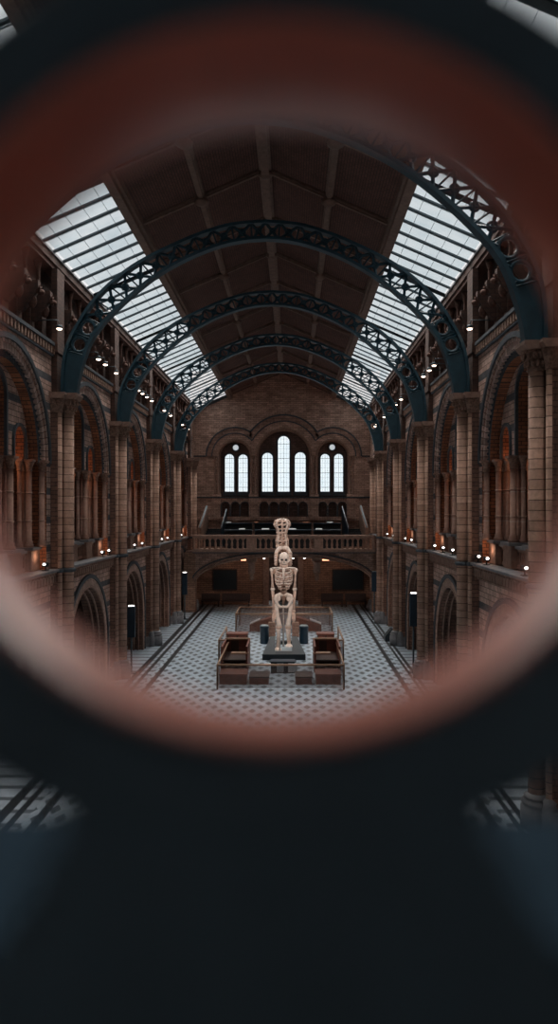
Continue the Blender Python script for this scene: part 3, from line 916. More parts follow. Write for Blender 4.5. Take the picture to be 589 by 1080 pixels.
# wall shafts between the arches, string courses, niches
for k, px in enumerate((228.6, 267.6, 331.6, 370.5)):
    x = ex(px)
    r = thing('window_shaft', 'slim carved shaft, %s from the left between the end wall windows' % ('first', 'second', 'third', 'fourth')[k], 'column', (EX + x, YE, 0), 0, 'shafts between the end wall windows')
    for dx in (-.17, .17):
        m = MB(); m.lathe(dx, -.12, [(.13, ez(521)), (.13, ez(520)), (.08, ez(518.5)), (.08, SP - .35), (.14, SP)], 'stone', 10); m.build('shaft', r)
    m = MB(); m.box(-.36, .36, -.28, .05, SP, SP + .12, 'carved'); m.build('abacus', r)
    m = MB(); m.cbox(-.42, .42, -.42, .05, ez(547), ez(521), .03, 'end_brick'); m.build('pedestal', r)
m = MB(); m.box(-9, 9, YE - .45, YE, ez(525.4), ez(524.0), 'slate'); m.box(-9, ex(217), YE - .1, YE, SP - .05, SP + .06, 'slate'); m.box(ex(382), 9, YE - .1, YE, SP - .05, SP + .06, 'slate')
m.build(trim_name(), loc=(EX, 0, 0), kind='structure')
m = MB(); n_ar = []
for px in (238.3, 248.5, 258.4, 279, 289.2, 299.3, 309.6, 319.8, 340.5, 351, 361): n_ar.append((ex(px), .37, ez(534), ez(544.6)))
m.panel(-9, 9, ez(549), ez(525.4), n_ar, YE - .35, YE - .03, 'end_brick', 'stone', axis='y', seg=10)
m.box(-9, 9, YE - .04, YE - .01, ez(549), ez(525.4), 'dark_brick')  # dark backing puts the shade of the niches into the colour
for a in n_ar: m.aring(a[0], a[2], .37, .45, YE - .4, YE - .33, 'slate', a[3], axis='y', seg=10)
m.build('wall_niches', loc=(EX, 0, 0), kind='structure')
# return walls between the last pier and the end wall
m = MB()
for s in (-1, 1): m.box(min(s * 8.35, s * 8.8), max(s * 8.35, s * 8.8), 63.9, YE, 0, 17.9, 'end_brick')
m.build('wall_return', loc=(0, 0, 0), kind='structure')

# landing above, balcony and the flat arch under it
YBL = 61.0; PB = F / YBL
def bx(px): return CX + (px - 309.2) / PB - EX
def bz(py): return CZ - (py - 538.75) / PB
zrail, zbot = bz(564.2), bz(583.6)
m = MB(); m.box(-8.1, 8.1, YBL, YE, zbot + .1, bz(581), 'stone'); m.build('floor_landing', loc=(EX, 0, 0), kind='structure')
# spandrel wall with basket arch
m = MB()
HW = bx(396) - .0
def basket(u):   # height of the flat arch at |u| (0..1)
    return bz(614) + (bz(587.3) - bz(614)) * (1 - abs(u) ** 2.6) ** .62
N = 48; xs = [-math.cos(PI * i / N) for i in range(N + 1)]; R_ = 7.32
for a, b in zip(xs, xs[1:]):
    za, zb_ = basket(a), basket(b)
    for yf in (YBL, YBL + .8):
        m.add([(a * R_, yf, za), (b * R_, yf, zb_), (b * R_, yf, zbot + .1), (a * R_, yf, zbot + .1)], [(0, 1, 2, 3)], 'end_brick')
    m.add([(a * R_, YBL, za), (b * R_, YBL, zb_), (b * R_, YBL + .8, zb_), (a * R_, YBL + .8, za)], [(0, 1, 2, 3)], 'dark_brick')
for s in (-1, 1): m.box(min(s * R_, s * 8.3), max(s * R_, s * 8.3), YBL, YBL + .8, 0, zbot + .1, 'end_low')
m.build('wall_balcony_front', loc=(EX, 0, 0), kind='structure')
th = thing('balcony_arch', 'wide flat moulded arch below the far balcony', 'arch', (EX, YBL, 0))
for nm, off, x0, mt, rr in (('hood_moulding', .34, -.08, 'slate', .05), ('roll_moulding', .04, -.06, 'stone', .08), ('face_band', .2, -.04, 'stone', .1)):
    m = MB(); pts = [(a * (R_ + off * .6), x0, basket(a) + off) for a in xs]
    m.tube(pts, rr, mt, 6); m.build(nm, th)
# balustrade
th = thing('balcony_balustrade', 'pink stone balustrade with turned balusters across the far balcony', 'balustrade', (EX, YBL, 0))
m = MB(); m.box(-7.55, 7.55, -.25, .3, zrail - .16, zrail, 'balcony_stone'); m.box(-7.55, 7.55, -.2, .25, zrail - .26, zrail - .16, 'balcony_stone'); m.build('handrail', th)
m = MB(); m.box(-7.55, 7.55, -.2, .3, zbot + .28, zbot + .38, 'balcony_stone'); m.build('base_rail', th)
m = MB(); m.box(-7.55, 7.55, -.3, .35, zbot + .02, zbot + .1, 'slate'); m.box(-7.55, 7.55, -.18, .3, zbot + .1, zbot + .28, 'balcony_stone'); m.build('cornice', th)
for a, b in ((201.6, 205.8), (260.2, 270.6), (331.5, 341), (392.5, 396.6)):
    m = MB(); xa, xb = max(bx(a), -7.5), min(bx(b), 7.5); m.cbox(xa, xb, -.2, .26, zbot + .38, zrail - .26, .03, 'balcony_stone')
    if xb - xa > .6: m.box(xa + .14, xb - .14, -.24, -.18, zbot + .5, zrail - .38, 'balcony_stone')
    m.build('pedestal', th)
zl, zh = zbot + .38, zrail - .26; hb = zh - zl
for a, b, n in ((207, 259.5, 9), (271.8, 330.5, 10), (342.2, 391.6, 9)):
    for k in range(n):
        x = bx(a + (b - a) * (k + .5) / n)
        m = MB(); m.lathe(x, 0, [(.12, zl), (.12, zl + .07), (.06, zl + .11), (.1, zl + hb * .3), (.1, zl + hb * .4), (.055, zl + hb * .75), (.09, zl + hb * .84), (.13, zh)], 'balcony_stone', 10); m.build('baluster', th)
    m = MB(); st = (bx(b) - bx(a)) / n
    for k in range(n + 1): m.aring(bx(a) + k * st, zh - .17, st / 2 - .1, st / 2 - .02, -.08, .08, 'balcony_stone', seg=8, axis='y', a0=0 if k < n else PI / 2, a1=PI if k > 0 else PI / 2)
    m.build('arcading', th)

# recess under the balcony
YK = 66.0; PK = F / YK
def kx(px): return CX + (px - 309.2) / PK - EX
def kz(py): return CZ - (py - 538.75) / PK
m = MB()
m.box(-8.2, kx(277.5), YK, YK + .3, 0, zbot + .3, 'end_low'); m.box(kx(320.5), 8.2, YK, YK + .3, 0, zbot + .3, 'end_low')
m.box(kx(277.5), kx(320.5), YK + 3, YK + 3.3, 0, zbot + .3, 'dark_brick')
for s in (-1, 1): m.box(min(s * 7.9, s * 8.2), max(s * 7.9, s * 8.2), YBL + .8, YK, 0, zbot + .3, 'dark_brick')
m.build('wall_under_balcony', loc=(EX, 0, 0), kind='structure')
for px0, px1, nm in ((277.5, 284, 'left'), (314.5, 320.5, 'right')):
    m = MB(); m.cbox(kx(px0), kx(px1), YK - .25, YK + .1, 0, zbot, .05, 'stone'); m.build(trim_name(), loc=(EX, 0, 0), kind='structure')
for a, b, lb in ((225.4, 249.6, 'large dark framed panel on the left brick wall under the balcony'), (351.4, 383, 'large dark framed panel on the right brick wall under the balcony')):
    r = thing('wall_plaque', lb, 'panel', (EX + kx((a + b) / 2), YK - .1, 0)); h2 = (kx(b) - kx(a)) / 2
    m = MB(); m.box(-h2, h2, 0, .08, kz(621.6), kz(601), 'black'); m.build('board', r)
    m = MB(); za, zc_ = kz(621.6), kz(601)
    m.box(-h2 - .07, -h2 + .03, -.05, .08, za - .07, zc_ + .07, 'wood_dk'); m.box(h2 - .03, h2 + .07, -.05, .08, za - .07, zc_ + .07, 'wood_dk')
    m.box(-h2, h2, -.05, .08, za - .07, za + .03, 'wood_dk'); m.box(-h2, h2, -.05, .08, zc_ - .03, zc_ + .07, 'wood_dk'); m.build('frame', r)
# pendant corbels under the vault
YQ = 62.0; PQ = F / YQ
for px, lb in ((265.5, 'left'), (334.5, 'right')):
    x = CX + (px - 309.2) / PQ; z = lambda py: CZ - (py - 538.75) / PQ
    r = thing('pendant_corbel', 'carved pendant corbel hanging below the balcony, %s of the doorway' % lb, 'corbel', (x, YQ, 0), 0, 'pendant corbels under the balcony')
    m = MB(); m.cbox(-.45, .45, -.2, .5, z(592), z(587), .05, 'stone'); m.lathe(0, .1, [(.36, z(592)), (.3, z(594)), (.3, z(604))], 'stone', 12); m.build('shaft', r)
    m = MB(); m.lathe(0, .1, [(.1, z(612.5)), (.2, z(611)), (.22, z(609)), (.14, z(607)), (.3, z(604))][::1], 'carved', 12); m.build('drop', r)
# low dark benches against the back wall
for i, (a, b) in enumerate(((206, 228), (229, 262), (340, 366), (367, 392))):
    r = thing('bench', 'low dark wooden bench below the balcony, %s from the left' % ('first', 'second', 'third', 'fourth')[i], 'bench', (EX + (bx(a) + bx(b)) / 2, 64.6, 0), 0, 'benches under the balcony')
    hw = (bx(b) - bx(a)) / 2 - .05
    m = MB(); m.box(-hw, hw, -.28, .28, .45, .52, 'wood_dk'); m.build('seat', r)
    m = MB(); m.box(-hw, hw, .22, .28, .52, 1.1, 'wood_dk'); m.build('backrest', r)
    for s in (-1, 1):
        m = MB(); m.box(s * (hw - .1) - .05, s * (hw - .1) + .05, -.25, .25, 0, .45, 'wood_dk'); m.build('leg', r)
# ceiling spot lamps below the balcony
lpc = lamp('lamp_white', False); snapshot(lpc)
for k, (px, py) in enumerate(((278.8, 588.6), (309.3, 588.4), (321.4, 588.4))):
    loc = (CX + (px - 309.2) / PQ, YQ, CZ - (py - 538.75) / PQ); lab = 'white spot lamp under the balcony, %s from the left' % ('first', 'second', 'third')[k]
    if k == 0: lpc.location = loc; lpc['label'] = lab; lpc['group'] = 'spot lamps under the balcony'
    else: dup(lpc, loc, 0, lab, 'spot lamps under the balcony')
for x in (-4.5, -1.5, 2.4, 5.2): plight(x, 63.2, 4.3, 11, (1, .8, .65), .2)

# landing furniture: stair flights and rows of dark tables
YS = 66.5; PS = F / YS
def sx_(px): return CX + (px - 309.2) / PS
def sz_(py): return CZ - (py - 538.75) / PS
ZL = bz(581)
for i, (a, b, dx_) in enumerate(((214, 234.5, 1), (363.5, 384.5, -1))):
    r = thing('stair_flight', 'dark stair flight behind the balcony at the %s' % ('left', 'right')[i], 'stairs', (0, 0, 0))
    m = MB()
    for k in range(6):
        m.box(sx_(a), sx_(b), YS + k * .33, YS + (k + 1) * .33 + .01, ZL, ZL + .62 + (k + 1) * .17, 'black')
        m.box(sx_(a), sx_(b), YS + k * .33 - .02, YS + k * .33 + .05, ZL + .6 + (k + 1) * .17, ZL + .62 + (k + 1) * .17, 'ledge')
    m.build('steps', r)
    for q, (p0, p1, w0) in enumerate((((211.5, 562.5), (215.5, 534.5), .3), ((234.3, 562.5), (237, 537.5), .1)) if i == 0 else (((386.8, 562.5), (383, 534), .3), ((367.2, 562.5), (362.7, 534.5), .1))):
        m = MB()
        x0, z0_ = sx_(p0[0]), sz_(p0[1]); x1, z1_ = sx_(p1[0]), sz_(p1[1])
        hgt = .55
        poly0 = [(x0, YS - .6, ZL), (x0, YS - .6, z0_ + hgt * .9), (x1, YS + 2.0, z1_), (x1, YS + 2.0, ZL)]
        vs = [(x - w0 / 2, y_, z_) for x, y_, z_ in poly0] + [(x + w0 / 2, y_, z_) for x, y_, z_ in poly0]
        m.add(vs, [(0, 1, 2, 3), (7, 6, 5, 4), (0, 4, 5, 1), (1, 5, 6, 2), (2, 6, 7, 3), (3, 7, 4, 0)], 'stone' if w0 > .2 else 'navy')
        m.tube([(x0, YS - .6, z0_ + hgt * .9 + .05), (x1, YS + 2.0, z1_ + .05)], .09 if w0 > .2 else .05, 'grey_top', 6)
        m.build('stair_parapet', r)
for row, (yy, py) in enumerate(((68.0, 551.5), (65.0, 558.6))):
    for k in range(4):
        a = 237 + k * 31.2; b = a + 29.5
        sc = F / yy; xa, xb = CX + (a - 309.2) / sc, CX + (b - 309.2) / sc; zt = CZ - (py - 538.75) / sc
        r = thing('long_table', 'long dark table on the far landing, %s from the left in the %s row' % (('first', 'second', 'third', 'fourth')[k], ('back', 'front')[row]), 'table', ((xa + xb) / 2, yy, 0), 0, 'dark tables on the landing')
        hw = (xb - xa) / 2
        m = MB(); m.cbox(-hw, hw, -.4, .4, zt - .1, zt, .01, 'navy'); m.build('tabletop', r)
        m = MB(); m.box(-hw + .05, hw - .05, -.3, -.26, ZL + (.0 if row else .3), zt - .35, 'black'); m.box(-hw + .05, hw - .05, .2, .28, ZL, zt - .1, 'black'); m.build('front_panel', r)
        for s in (-1, 1):
            for s2 in (-1, 1):
                m = MB(); m.box(s * (hw - .08) - .04, s * (hw - .08) + .04, s2 * .32 - .04, s2 * .32 + .04, ZL, zt - .1, 'black'); m.build('leg', r)
random.seed(3)
for k in range(9):
    px = 243 + k * 13.4 + random.uniform(-3, 3); row = k % 2
    yy, py = ((68.0, 551.5), (65.0, 558.6))[row]; sc = F / yy
    if 290 < px < 308: continue
    m = MB(); x, z = CX + (px - 309.2) / sc, CZ - (py - 538.75) / sc
    red = k in (2, 6)
    wq, dq = random.uniform(.18, .35), .14
    m.add([(-wq, -dq, 0), (wq, -dq, 0), (wq * .9, dq, .02), (-wq, dq, .02), (-wq, -dq, .03), (wq, -dq, .03), (wq * .9, dq, .12), (-wq, dq, .12)],
          [(0, 3, 2, 1), (4, 5, 6, 7), (0, 1, 5, 4), (2, 3, 7, 6), (0, 4, 7, 3), (1, 2, 6, 5)], 'rust' if red else 'paper')
    m.build('leaflet_stack', None, (x, yy - .1, z), 0, label='%s leaflet stack on the landing tables, %s from the left' % ('rust red' if red else 'white', ORD[k] if k else 'first'), category='leaflets', group='leaflets on the landing tables')

# ------------------------------------------------------------------ exhibits on the floor
SX = .42; YSK = 44.0; PSK = F / YSK
def kx_(px): return CX + (px - 309.2) / PSK
def kz_(py): return CZ - (py - 538.75) / PSK
# plinth: black U of two long wedges joined at the front
th = thing('skeleton_plinth', 'black wedge shaped plinth carrying the skeleton', 'plinth', (0, 0, 0))
HP = .32
def gx(px, y): return CX + (px - 309.2) * y / F
m = MB()
m.prism([(gx(277, 41.4), 41.4), (gx(290, 41.4), 41.4), (gx(290.5, 47.4), 47.4), (gx(285.5, 47.4), 47.4)], 0, HP, 'black', 'z')
m.build('left_wing', th)
m = MB(); m.prism([(gx(308.5, 41.4), 41.4), (gx(322.5, 41.4), 41.4), (gx(313.5, 47.4), 47.4), (gx(308, 47.4), 47.4)], 0, HP, 'black', 'z'); m.build('right_wing', th)
m = MB(); m.box(gx(290, 41.4), gx(308.5, 41.4), 41.4, 42.4, 0, HP, 'black'); m.box(gx(290, 42), gx(308.5, 42), 45.6, 46.0, 0, HP, 'black'); m.build('front_block', th)
m = MB(); m.box(gx(290, 42), gx(308.5, 42), 42.4, 45.6, 0, .12, 'grey_top'); m.build('inset_floor', th)

# the skeleton
sk = thing('mounted_skeleton', 'tall pale upright skeleton mounted on the black plinth', 'skeleton', (kx_(299.3), YSK, 0))
X0 = kx_(299.3)
def q(px, py, dy=0.0): return (kx_(px) - X0, dy, kz_(py))
u = 1 / PSK
# skull
m = MB()
m.ell(q(300, 588.0), (5.4 * u, 6.6 * u, 5.6 * u), 'bone_lt', 18, 12)
m.ell(q(300, 593.6, -.12), (3.9 * u, 3.6 * u, 3.9 * u), 'bone_lt', 14, 9)
for s in (-1, 1):
    m.tube([q(300 + s * 5.2, 590), q(300 + s * 4.6, 592.4, -.2), q(300 + s * 2.2, 592.2, -.34)], .05, 'bone_lt', 6)
m.build('skull', sk)
m = MB()
for s in (-1, 1): m.ell(q(300 + s * 2.1, 590.0, -.32), (1.35 * u, .08, 1.2 * u), 'black', 10, 6)
m.prism([(q(299.1, 0)[0], q(0, 593.0)[2]), (q(300.9, 0)[0], q(0, 593.0)[2]), (q(300, 0)[0], q(0, 591.6)[2])], -.34, -.25, 'black', 'y')
m.box(q(297.6, 0)[0], q(302.4, 0)[0], -.335, -.25, q(0, 595.2)[2], q(0, 594.7)[2], 'bone_dk')
m.build('eye_sockets', sk)
m = MB(); m.tube([q(296.2, 592.5, -.05), q(297, 596.6, -.2), q(300, 598, -.3), q(303, 596.6, -.2), q(303.8, 592.5, -.05)], [.07, .075, .085, .075, .07], 'bone', 7)
for k in range(7): m.box(q(297.9 + k * .6, 0)[0], q(298.3 + k * .6, 0)[0], -.36, -.3, q(0, 597)[2], q(0, 596)[2], 'bone_lt')
m.build('lower_jaw', sk)
# spine from pelvis to skull and on up behind it
m = MB()
for k in range(17):
    py = 628 - k * 1.85; m.ell(q(299.5, py, .12), (.13 if k < 8 else .1, .13, .055), 'bone_dk' if k % 2 else 'bone', 10, 5)
    m.box(q(299.5, 0)[0] - .2, q(299.5, 0)[0] + .2, .1, .17, q(0, py)[2] - .02, q(0, py)[2] + .02, 'bone')
m.tube([q(299.5, 629, .12), q(299.5, 597, .12)], .06, 'bone_dk', 6)
m.build('spine', sk)
# rib cage
m = MB()
for k in range(10):
    t_ = k / 9; py = 600.5 + k * 1.95; hw = (6.0 + 3.2 * math.sin(PI * min(1, t_ * .9 + .15)) ** .8) * u * (1.0 if k < 8 else .92)
    for s in (-1, 1):
        pts = []
        for j in range(11):
            a = PI * .5 - PI * j / 10 * (.98 if k < 7 else .8)
            x = s * hw * math.cos(a); yy = .42 * math.sin(a); z = q(0, py)[2] - .10 * (1 - math.sin(a)) * (1 + .6 * t_) + (.16 * (j / 10) ** 3 if k > 4 else 0)
            pts.append((q(299.5, 0)[0] + x * (1 if j < 10 else .6), yy, z))
        m.tube(pts, .042, 'bone' if k % 2 else 'bone_lt', 5)
m.build('rib_cage', sk)
m = MB(); m.tube([q(299.5, 598.5, -.42), q(299.5, 602, -.46), q(299.5, 607, -.48), q(299.5, 611, -.46)], [.1, .075, .07, .03], 'bone_lt', 8); m.build('sternum', sk)
for s, nm in ((-1, 'left'), (1, 'right')):
    c = 299.5
    m = MB(); m.tube([q(c + s * 1, 599.2, -.42), q(c + s * 6, 598.2, -.3), q(c + s * 12, 599.3, -.1)], [.05, .045, .06], 'bone_lt', 7)
    m.add([q(c + s * 6.2, 600, .4), q(c + s * 12.8, 600, .15), q(c + s * 12.2, 603, .2), q(c + s * 8, 611, .42), q(c + s * 6.2, 600, .47), q(c + s * 12.8, 600, .22), q(c + s * 12.2, 603, .27), q(c + s * 8, 611, .49)],
          [(0, 1, 2, 3), (7, 6, 5, 4), (0, 4, 5, 1), (1, 5, 6, 2), (2, 6, 7, 3), (3, 7, 4, 0)], 'bone')
    m.build('shoulder_bones', sk)
    m = MB()
    m.ell(q(c + s * 12.6, 601.2), (.13, .13, .13), 'bone_lt', 10, 7)
    m.tube([q(c + s * 12.8, 601), q(c + s * 12.3, 608), q(c + s * 11.9, 615), q(c + s * 11.6, 620)], [.1, .058, .06, .1], 'bone', 8)
    m.ell(q(c + s * 11.6, 621.3), (.14, .12, .12), 'bone_lt', 10, 7)
    m.tube([q(c + s * 12, 622), q(c + s * 11.6, 632, -.05), q(c + s * 10.8, 643, -.1)], [.08, .05, .07], 'bone', 7)
    m.tube([q(c + s * 11.2, 622, .08), q(c + s * 10.4, 632, .03), q(c + s * 10.1, 643, -.02)], [.07, .04, .05], 'bone', 7)
    m.build('arm_bones', sk)
    m = MB(); m.ell(q(c + s * 10.4, 644.6, -.08), (.13, .1, .1), 'bone', 8, 6)
    for k in range(5):
        x1 = c + s * (8.9 + k * .75); m.tube([q(c + s * (10 + (k - 2) * .3), 645.4, -.1), q(x1, 649, -.12), q(x1 - s * .1, 652, -.18), q(x1 - s * .3, 654.4 + (1.0 if k in (2, 3) else 0) - (2 if k == 0 else 0), -.26)], [.035, .03, .028, .014], 'bone', 5)
    m.build('hand_bones', sk)
# pelvis: two flared blades around an opening
m = MB()
for s in (-1, 1):
    c = 299.3; pts = [q(c + s * .8, 628.5, .1), q(c + s * 4, 627, .05), q(c + s * 7.6, 628.4, -.05), q(c + s * 8.8, 631.5, -.1), q(c + s * 7.4, 634.6, -.1), q(c + s * 6.2, 638, -.1), q(c + s * 3.4, 640, -.12), q(c + s * .3, 639.2, -.2)]
    m.tube(pts, [.10, .12, .12, .11, .10, .10, .08, .07], 'bone_lt', 8)
    m.ell(q(c + s * 6.2, 631.2, -.0), (.2, .09, .2), 'bone_lt', 10, 6)
m.build('pelvis', sk)
m = MB(); m.tube([q(299.3, 628, .12), q(299.3, 632, .16), q(299.3, 636.5, .02)], [.17, .12, .04], 'bone_dk', 8); m.build('tail_bone', sk)
for s in (-1, 1):
    hip = (299.3 + s * 7.4, 638.6); kn = (294.4, 660) if s < 0 else (304.3, 660)
    an = (293.8, 684) if s < 0 else (305.0, 676)
    m = MB()
    m.ell(q(*hip), (.15, .14, .14), 'bone_lt', 10, 7)
    m.tube([q(*hip), q(hip[0] + s * -.2, 643), q((hip[0] + kn[0]) / 2, 650, -.08), q(kn[0], 657.5, -.1), q(kn[0], 660, -.1)], [.15, .12, .11, .14, .18], 'bone_lt', 9)
    m.build('thigh_bone', sk)
    m = MB()
    m.ell(q(kn[0], 661.2, -.12), (.2, .16, .13), 'bone', 10, 7)
    m.tube([q(kn[0] - .5, 662.5, -.08), q(kn[0] - .4, 668, -.05), q(an[0], an[1] - 1)], [.14, .095, .12], 'bone_lt', 8)
    m.tube([q(kn[0] + s * 1.6, 663, 0), q(kn[0] + s * 1.4, 670, .03), q(an[0] + s * 1.2, an[1] - 1)], [.06, .04, .06], 'bone', 6)
    m.build('shin_bones', sk)
    m = MB()
    zf = HP if s > 0 else .12
    ax = q(an[0], 0)[0]; az = q(0, an[1])[2]
    yf = -.1
    m.tube([(ax, 0, az + .05), (ax, .2, zf + .1), (ax, -.1, zf + .12)], [.11, .1, .12], 'bone', 8)
    for k in range(5):
        x1 = ax + (k - 2) * .085; m.tube([(ax + (k - 2) * .05, -.1, zf + .11), (x1, -.35, zf + .07), (x1 * 1.0, -.62 + abs(k - 2) * .04, zf + .035)], [.045, .04, .025], 'bone_lt', 6)
    m.build('foot_bones', sk)
# tall backbone column that rises behind the skull
m = MB()
for k in range(14):
    py = 600 - k * 2.7; w_ = (2.0 + 1.2 * math.sin(k * 1.3)) * u
    m.ell(q(298.9, py, .75), (.12, .14, .07), 'bone', 10, 5)
    m.tube([q(298.9, py, .7), q(298.9 - 3.2, py - 1.6, .6), q(298.9 - 4.4, py - .2, .55)], [.05, .04, .02], 'bone', 5)
    m.tube([q(298.9, py, .7), q(298.9 + 3.2, py - 1.6, .6), q(298.9 + 4.4, py - .2, .55)], [.05, .04, .02], 'bone', 5)
m.tube([q(298.9, 641, .9), q(298.9, 600, .75), q(298.9, 562, .75)], .06, 'bone_dk', 6)
m.build('rear_backbone', sk)
# arch of bones round the skull
m = MB()
for off, rr, mt in ((0, .1, 'bone_lt'), (1.2, .06, 'bone')):
    for s in (-1, 1):
        m.tube([q(298.8, 578.0 + off, .45), q(298.8 + s * (4.6 - off), 578.6 + off, .4), q(298.8 + s * (7.2 - off), 582 + off, .35), q(298.8 + s * (8.0 - off), 588, .3), q(298.8 + s * (7.8 - off), 597, .3)], [rr, rr * 1.2, rr, rr, rr * .7], mt, 7)
for k in range(5):
    for s in (-1, 1): m.ell(q(298.8 + s * 7.9, 584 + k * 2.8, .3), (.11, .11, .09), 'bone', 7, 5)
m.build('bone_arch', sk)
# flared crown of bones on top
m = MB()
cxp = 297.6
for k in range(8):
    a = 2 * PI * k / 8
    m.tube([(q(cxp, 0)[0] + rr * math.cos(a) * u, .75 + rr * .8 * math.sin(a) * u, q(0, py)[2]) for rr, py in ((6.0, 577.5), (6.4, 571), (5.0, 565.5), (4.8, 562), (6.0, 558), (8.3, 554), (7.6, 550.5), (4.8, 548.3), (1, 547.6))], [.035, .05, .04, .04, .05, .06, .06, .05, .05], 'bone_lt' if k % 2 else 'bone', 6)
for rr, py, th_ in ((7.9, 553.6, .07), (6.8, 550, .06), (5.7, 558.2, .05), (4.8, 562.2, .07), (6.3, 571, .05), (5.9, 577, .06)):
    m.tube([(q(cxp, 0)[0] + rr * math.cos(2 * PI * i / 18) * u * (1 + .08 * math.sin(5 * i)), .75 + rr * .8 * math.sin(2 * PI * i / 18) * u, q(0, py)[2] + .05 * math.sin(3.1 * i)) for i in range(18)], th_, 'bone', 6, closed=True)
m.build('flared_crown', sk)
# mounting rods
m = MB(); m.tube([(q(299.3, 0)[0], -.15, .3), q(299.3, 640, .0)], .03, 'steel', 6); m.tube([(q(295.6, 0)[0], -.55, .14), q(295.6, 664, -.3)], .045, 'steel', 6)
m.tube([q(291, 647, -.05), q(308, 647, -.05)], .03, 'steel', 6); m.tube([(q(298.9, 0)[0], .9, .12), q(298.9, 642, .9)], .05, 'steel', 6)
m.build('mounting_rods', sk)

# warm spots up on the frieze pick the skeleton out
for sx in (-1, 1):
    d = bpy.data.lights.new('skeleton_spot', 'SPOT'); d.energy = 4200; d.color = (1, .86, .78); d.spot_size = math.radians(24); d.spot_blend = .4; d.shadow_soft_size = .12
    o = bpy.data.objects.new('skeleton_spot', d); COL.objects.link(o); o.location = (sx * 6.9, 25.2, 14.95)
    o.rotation_euler = (Vector((X0, YSK, 4.2)) - o.location).to_track_quat('-Z', 'Y').to_euler()
# waste bins either side of the plinth
def bin_(x, y, lb):
    r = thing('round_bin', lb, 'bin', (x, y, 0), 0, 'black round bins beside the plinth')
    m = MB(); m.lathe(0, 0, [(.26, 0), (.28, .05), (.28, 1.0), (.3, 1.02), (.3, 1.1)], 'navy', 18); m.build('body', r)
    m = MB(); m.lathe(0, 0, [(.27, 1.1), (.24, 1.16), (.1, 1.18)], 'grey_top', 18); m.build('lid', r)
bin_(gx(279.2, 46.6), 46.6, 'black round bin with grey lid, left of the skeleton'); bin_(gx(320.7, 46.6), 46.6, 'black round bin with grey lid, right of the skeleton')
# slatted cases behind the bins
for i, (px, lb) in enumerate(((287, 'left'), (312, 'right'))):
    y = 49.2; r = thing('slatted_crate', 'pale slatted crate behind the skeleton, on its %s' % lb, 'crate', (gx(px, y), y, 0), 0, 'slatted crates behind the skeleton')
    m = MB(); m.box(-.22, .22, -.2, .2, 0, .95, 'carved'); m.build('body', r)
    for k in range(4):
        m = MB(); m.box(-.25, .25, -.24, -.2, .08 + k * .23, .2 + k * .23, 'stone'); m.build('slat', r)

def rail_case(name, label, x0, x1, y0, y1, h, sides, glass=True):
    """bronze railed glass barrier; sides: which of f b l r are there"""
    r = thing(name, label, 'barrier', ((x0 + x1) / 2, (y0 + y1) / 2, 0))
    cx, cy = (x0 + x1) / 2, (y0 + y1) / 2; hx, hy = (x1 - x0) / 2, (y1 - y0) / 2
    E = {'f': ((-hx, -hy), (hx, -hy)), 'b': ((-hx, hy), (hx, hy)), 'l': ((-hx, -hy), (-hx, hy)), 'r': ((hx, -hy), (hx, hy))}
    for s in sides:
        (a, b), (c, d) = E[s]
        m = MB(); m.tube([(a, b, h), (c, d, h)], .05, 'brass', 6); m.build('top_rail', r)
        m = MB(); n = 4 if s in 'fb' else 2
        for k in range(n + 1):
            x, y = a + (c - a) * k / n, b + (d - b) * k / n
            if k in (0, n): m2 = MB(); m2.tube([(x, y, 0), (x, y, h)], .045, 'brass', 6); m2.build('post', r)
        m = MB(); 
        nx, ny = (0, .01) if s in 'fb' else (.01, 0)
        m.box(min(a, c) - nx, max(a, c) + nx, min(b, d) - ny, max(b, d) + ny, .06, h - .05, 'glass'); m.build('glass_panel', r)
    return r
rail_case('glass_barrier', 'glass barrier with bronze rails around the far exhibit tables', gx(249, 50.3), gx(350.8, 50.3), 50.3, 53.8, 1.35, 'fblr')
rail_case('glass_barrier', 'glass barrier with bronze top rail across the near front of the exhibit', gx(229.5, 34.6), gx(363, 34.6), 34.6, 40.9, 1.15, 'flr')
rail_case('glass_barrier', 'short glass barrier along the left side behind the near desk', gx(231, 41.2), gx(237, 41.2), 41.2, 46.0, 1.15, 'lf')
rail_case('glass_barrier', 'short glass barrier along the right side behind the near desk', gx(356.5, 41.2), gx(362.5, 41.2), 41.2, 46.0, 1.15, 'rf')

def desk(x0, x1, y0, y1, h, label, flip):
    r = thing('wooden_booth', label, 'desk', ((x0 + x1) / 2, y0, 0), 0, 'red wood booths in front of the skeleton')
    hx = (x1 - x0) / 2; d = y1 - y0
    for s in (-1, 1):
        m = MB(); m.cbox(s * hx - .05, s * hx + .05, 0, d, 0, h, .01, 'wood'); m.build('side_panel', r)
    m = MB(); m.box(-hx, hx, d - .08, d, 0, h, 'wood'); m.build('back_panel', r)
    m = MB(); m.cbox(-hx - .05, hx + .05, d - .16, d + .04, h - .05, h + .04, .01, 'brass'); m.build('top_rail', r)
    m = MB(); m.cbox(-hx, hx, .1, d, h * .42, h * .48, .01, 'wood_dk'); m.build('shelf', r)
    m = MB(); a = (-.1 if not flip else -hx - .2); m.box(-.15 if not flip else -hx - .1, hx + .1 if not flip else .15, -.05, .35, h * .72, h * .76, 'brass'); m.build('counter', r)
    m = MB(); m.box(-hx * .55, hx * .1, d - .12, d - .07, h * .5, h * .92, 'wood_dk'); m.build('screen', r)
    return r
desk(gx(237.5, 40), gx(262.6, 40), 38.2, 40.6, 1.35, 'red wood booth in front of the skeleton, on the left', False)
desk(gx(331.5, 40), gx(356.4, 40), 38.2, 40.6, 1.35, 'red wood booth in front of the skeleton, on the right', True)
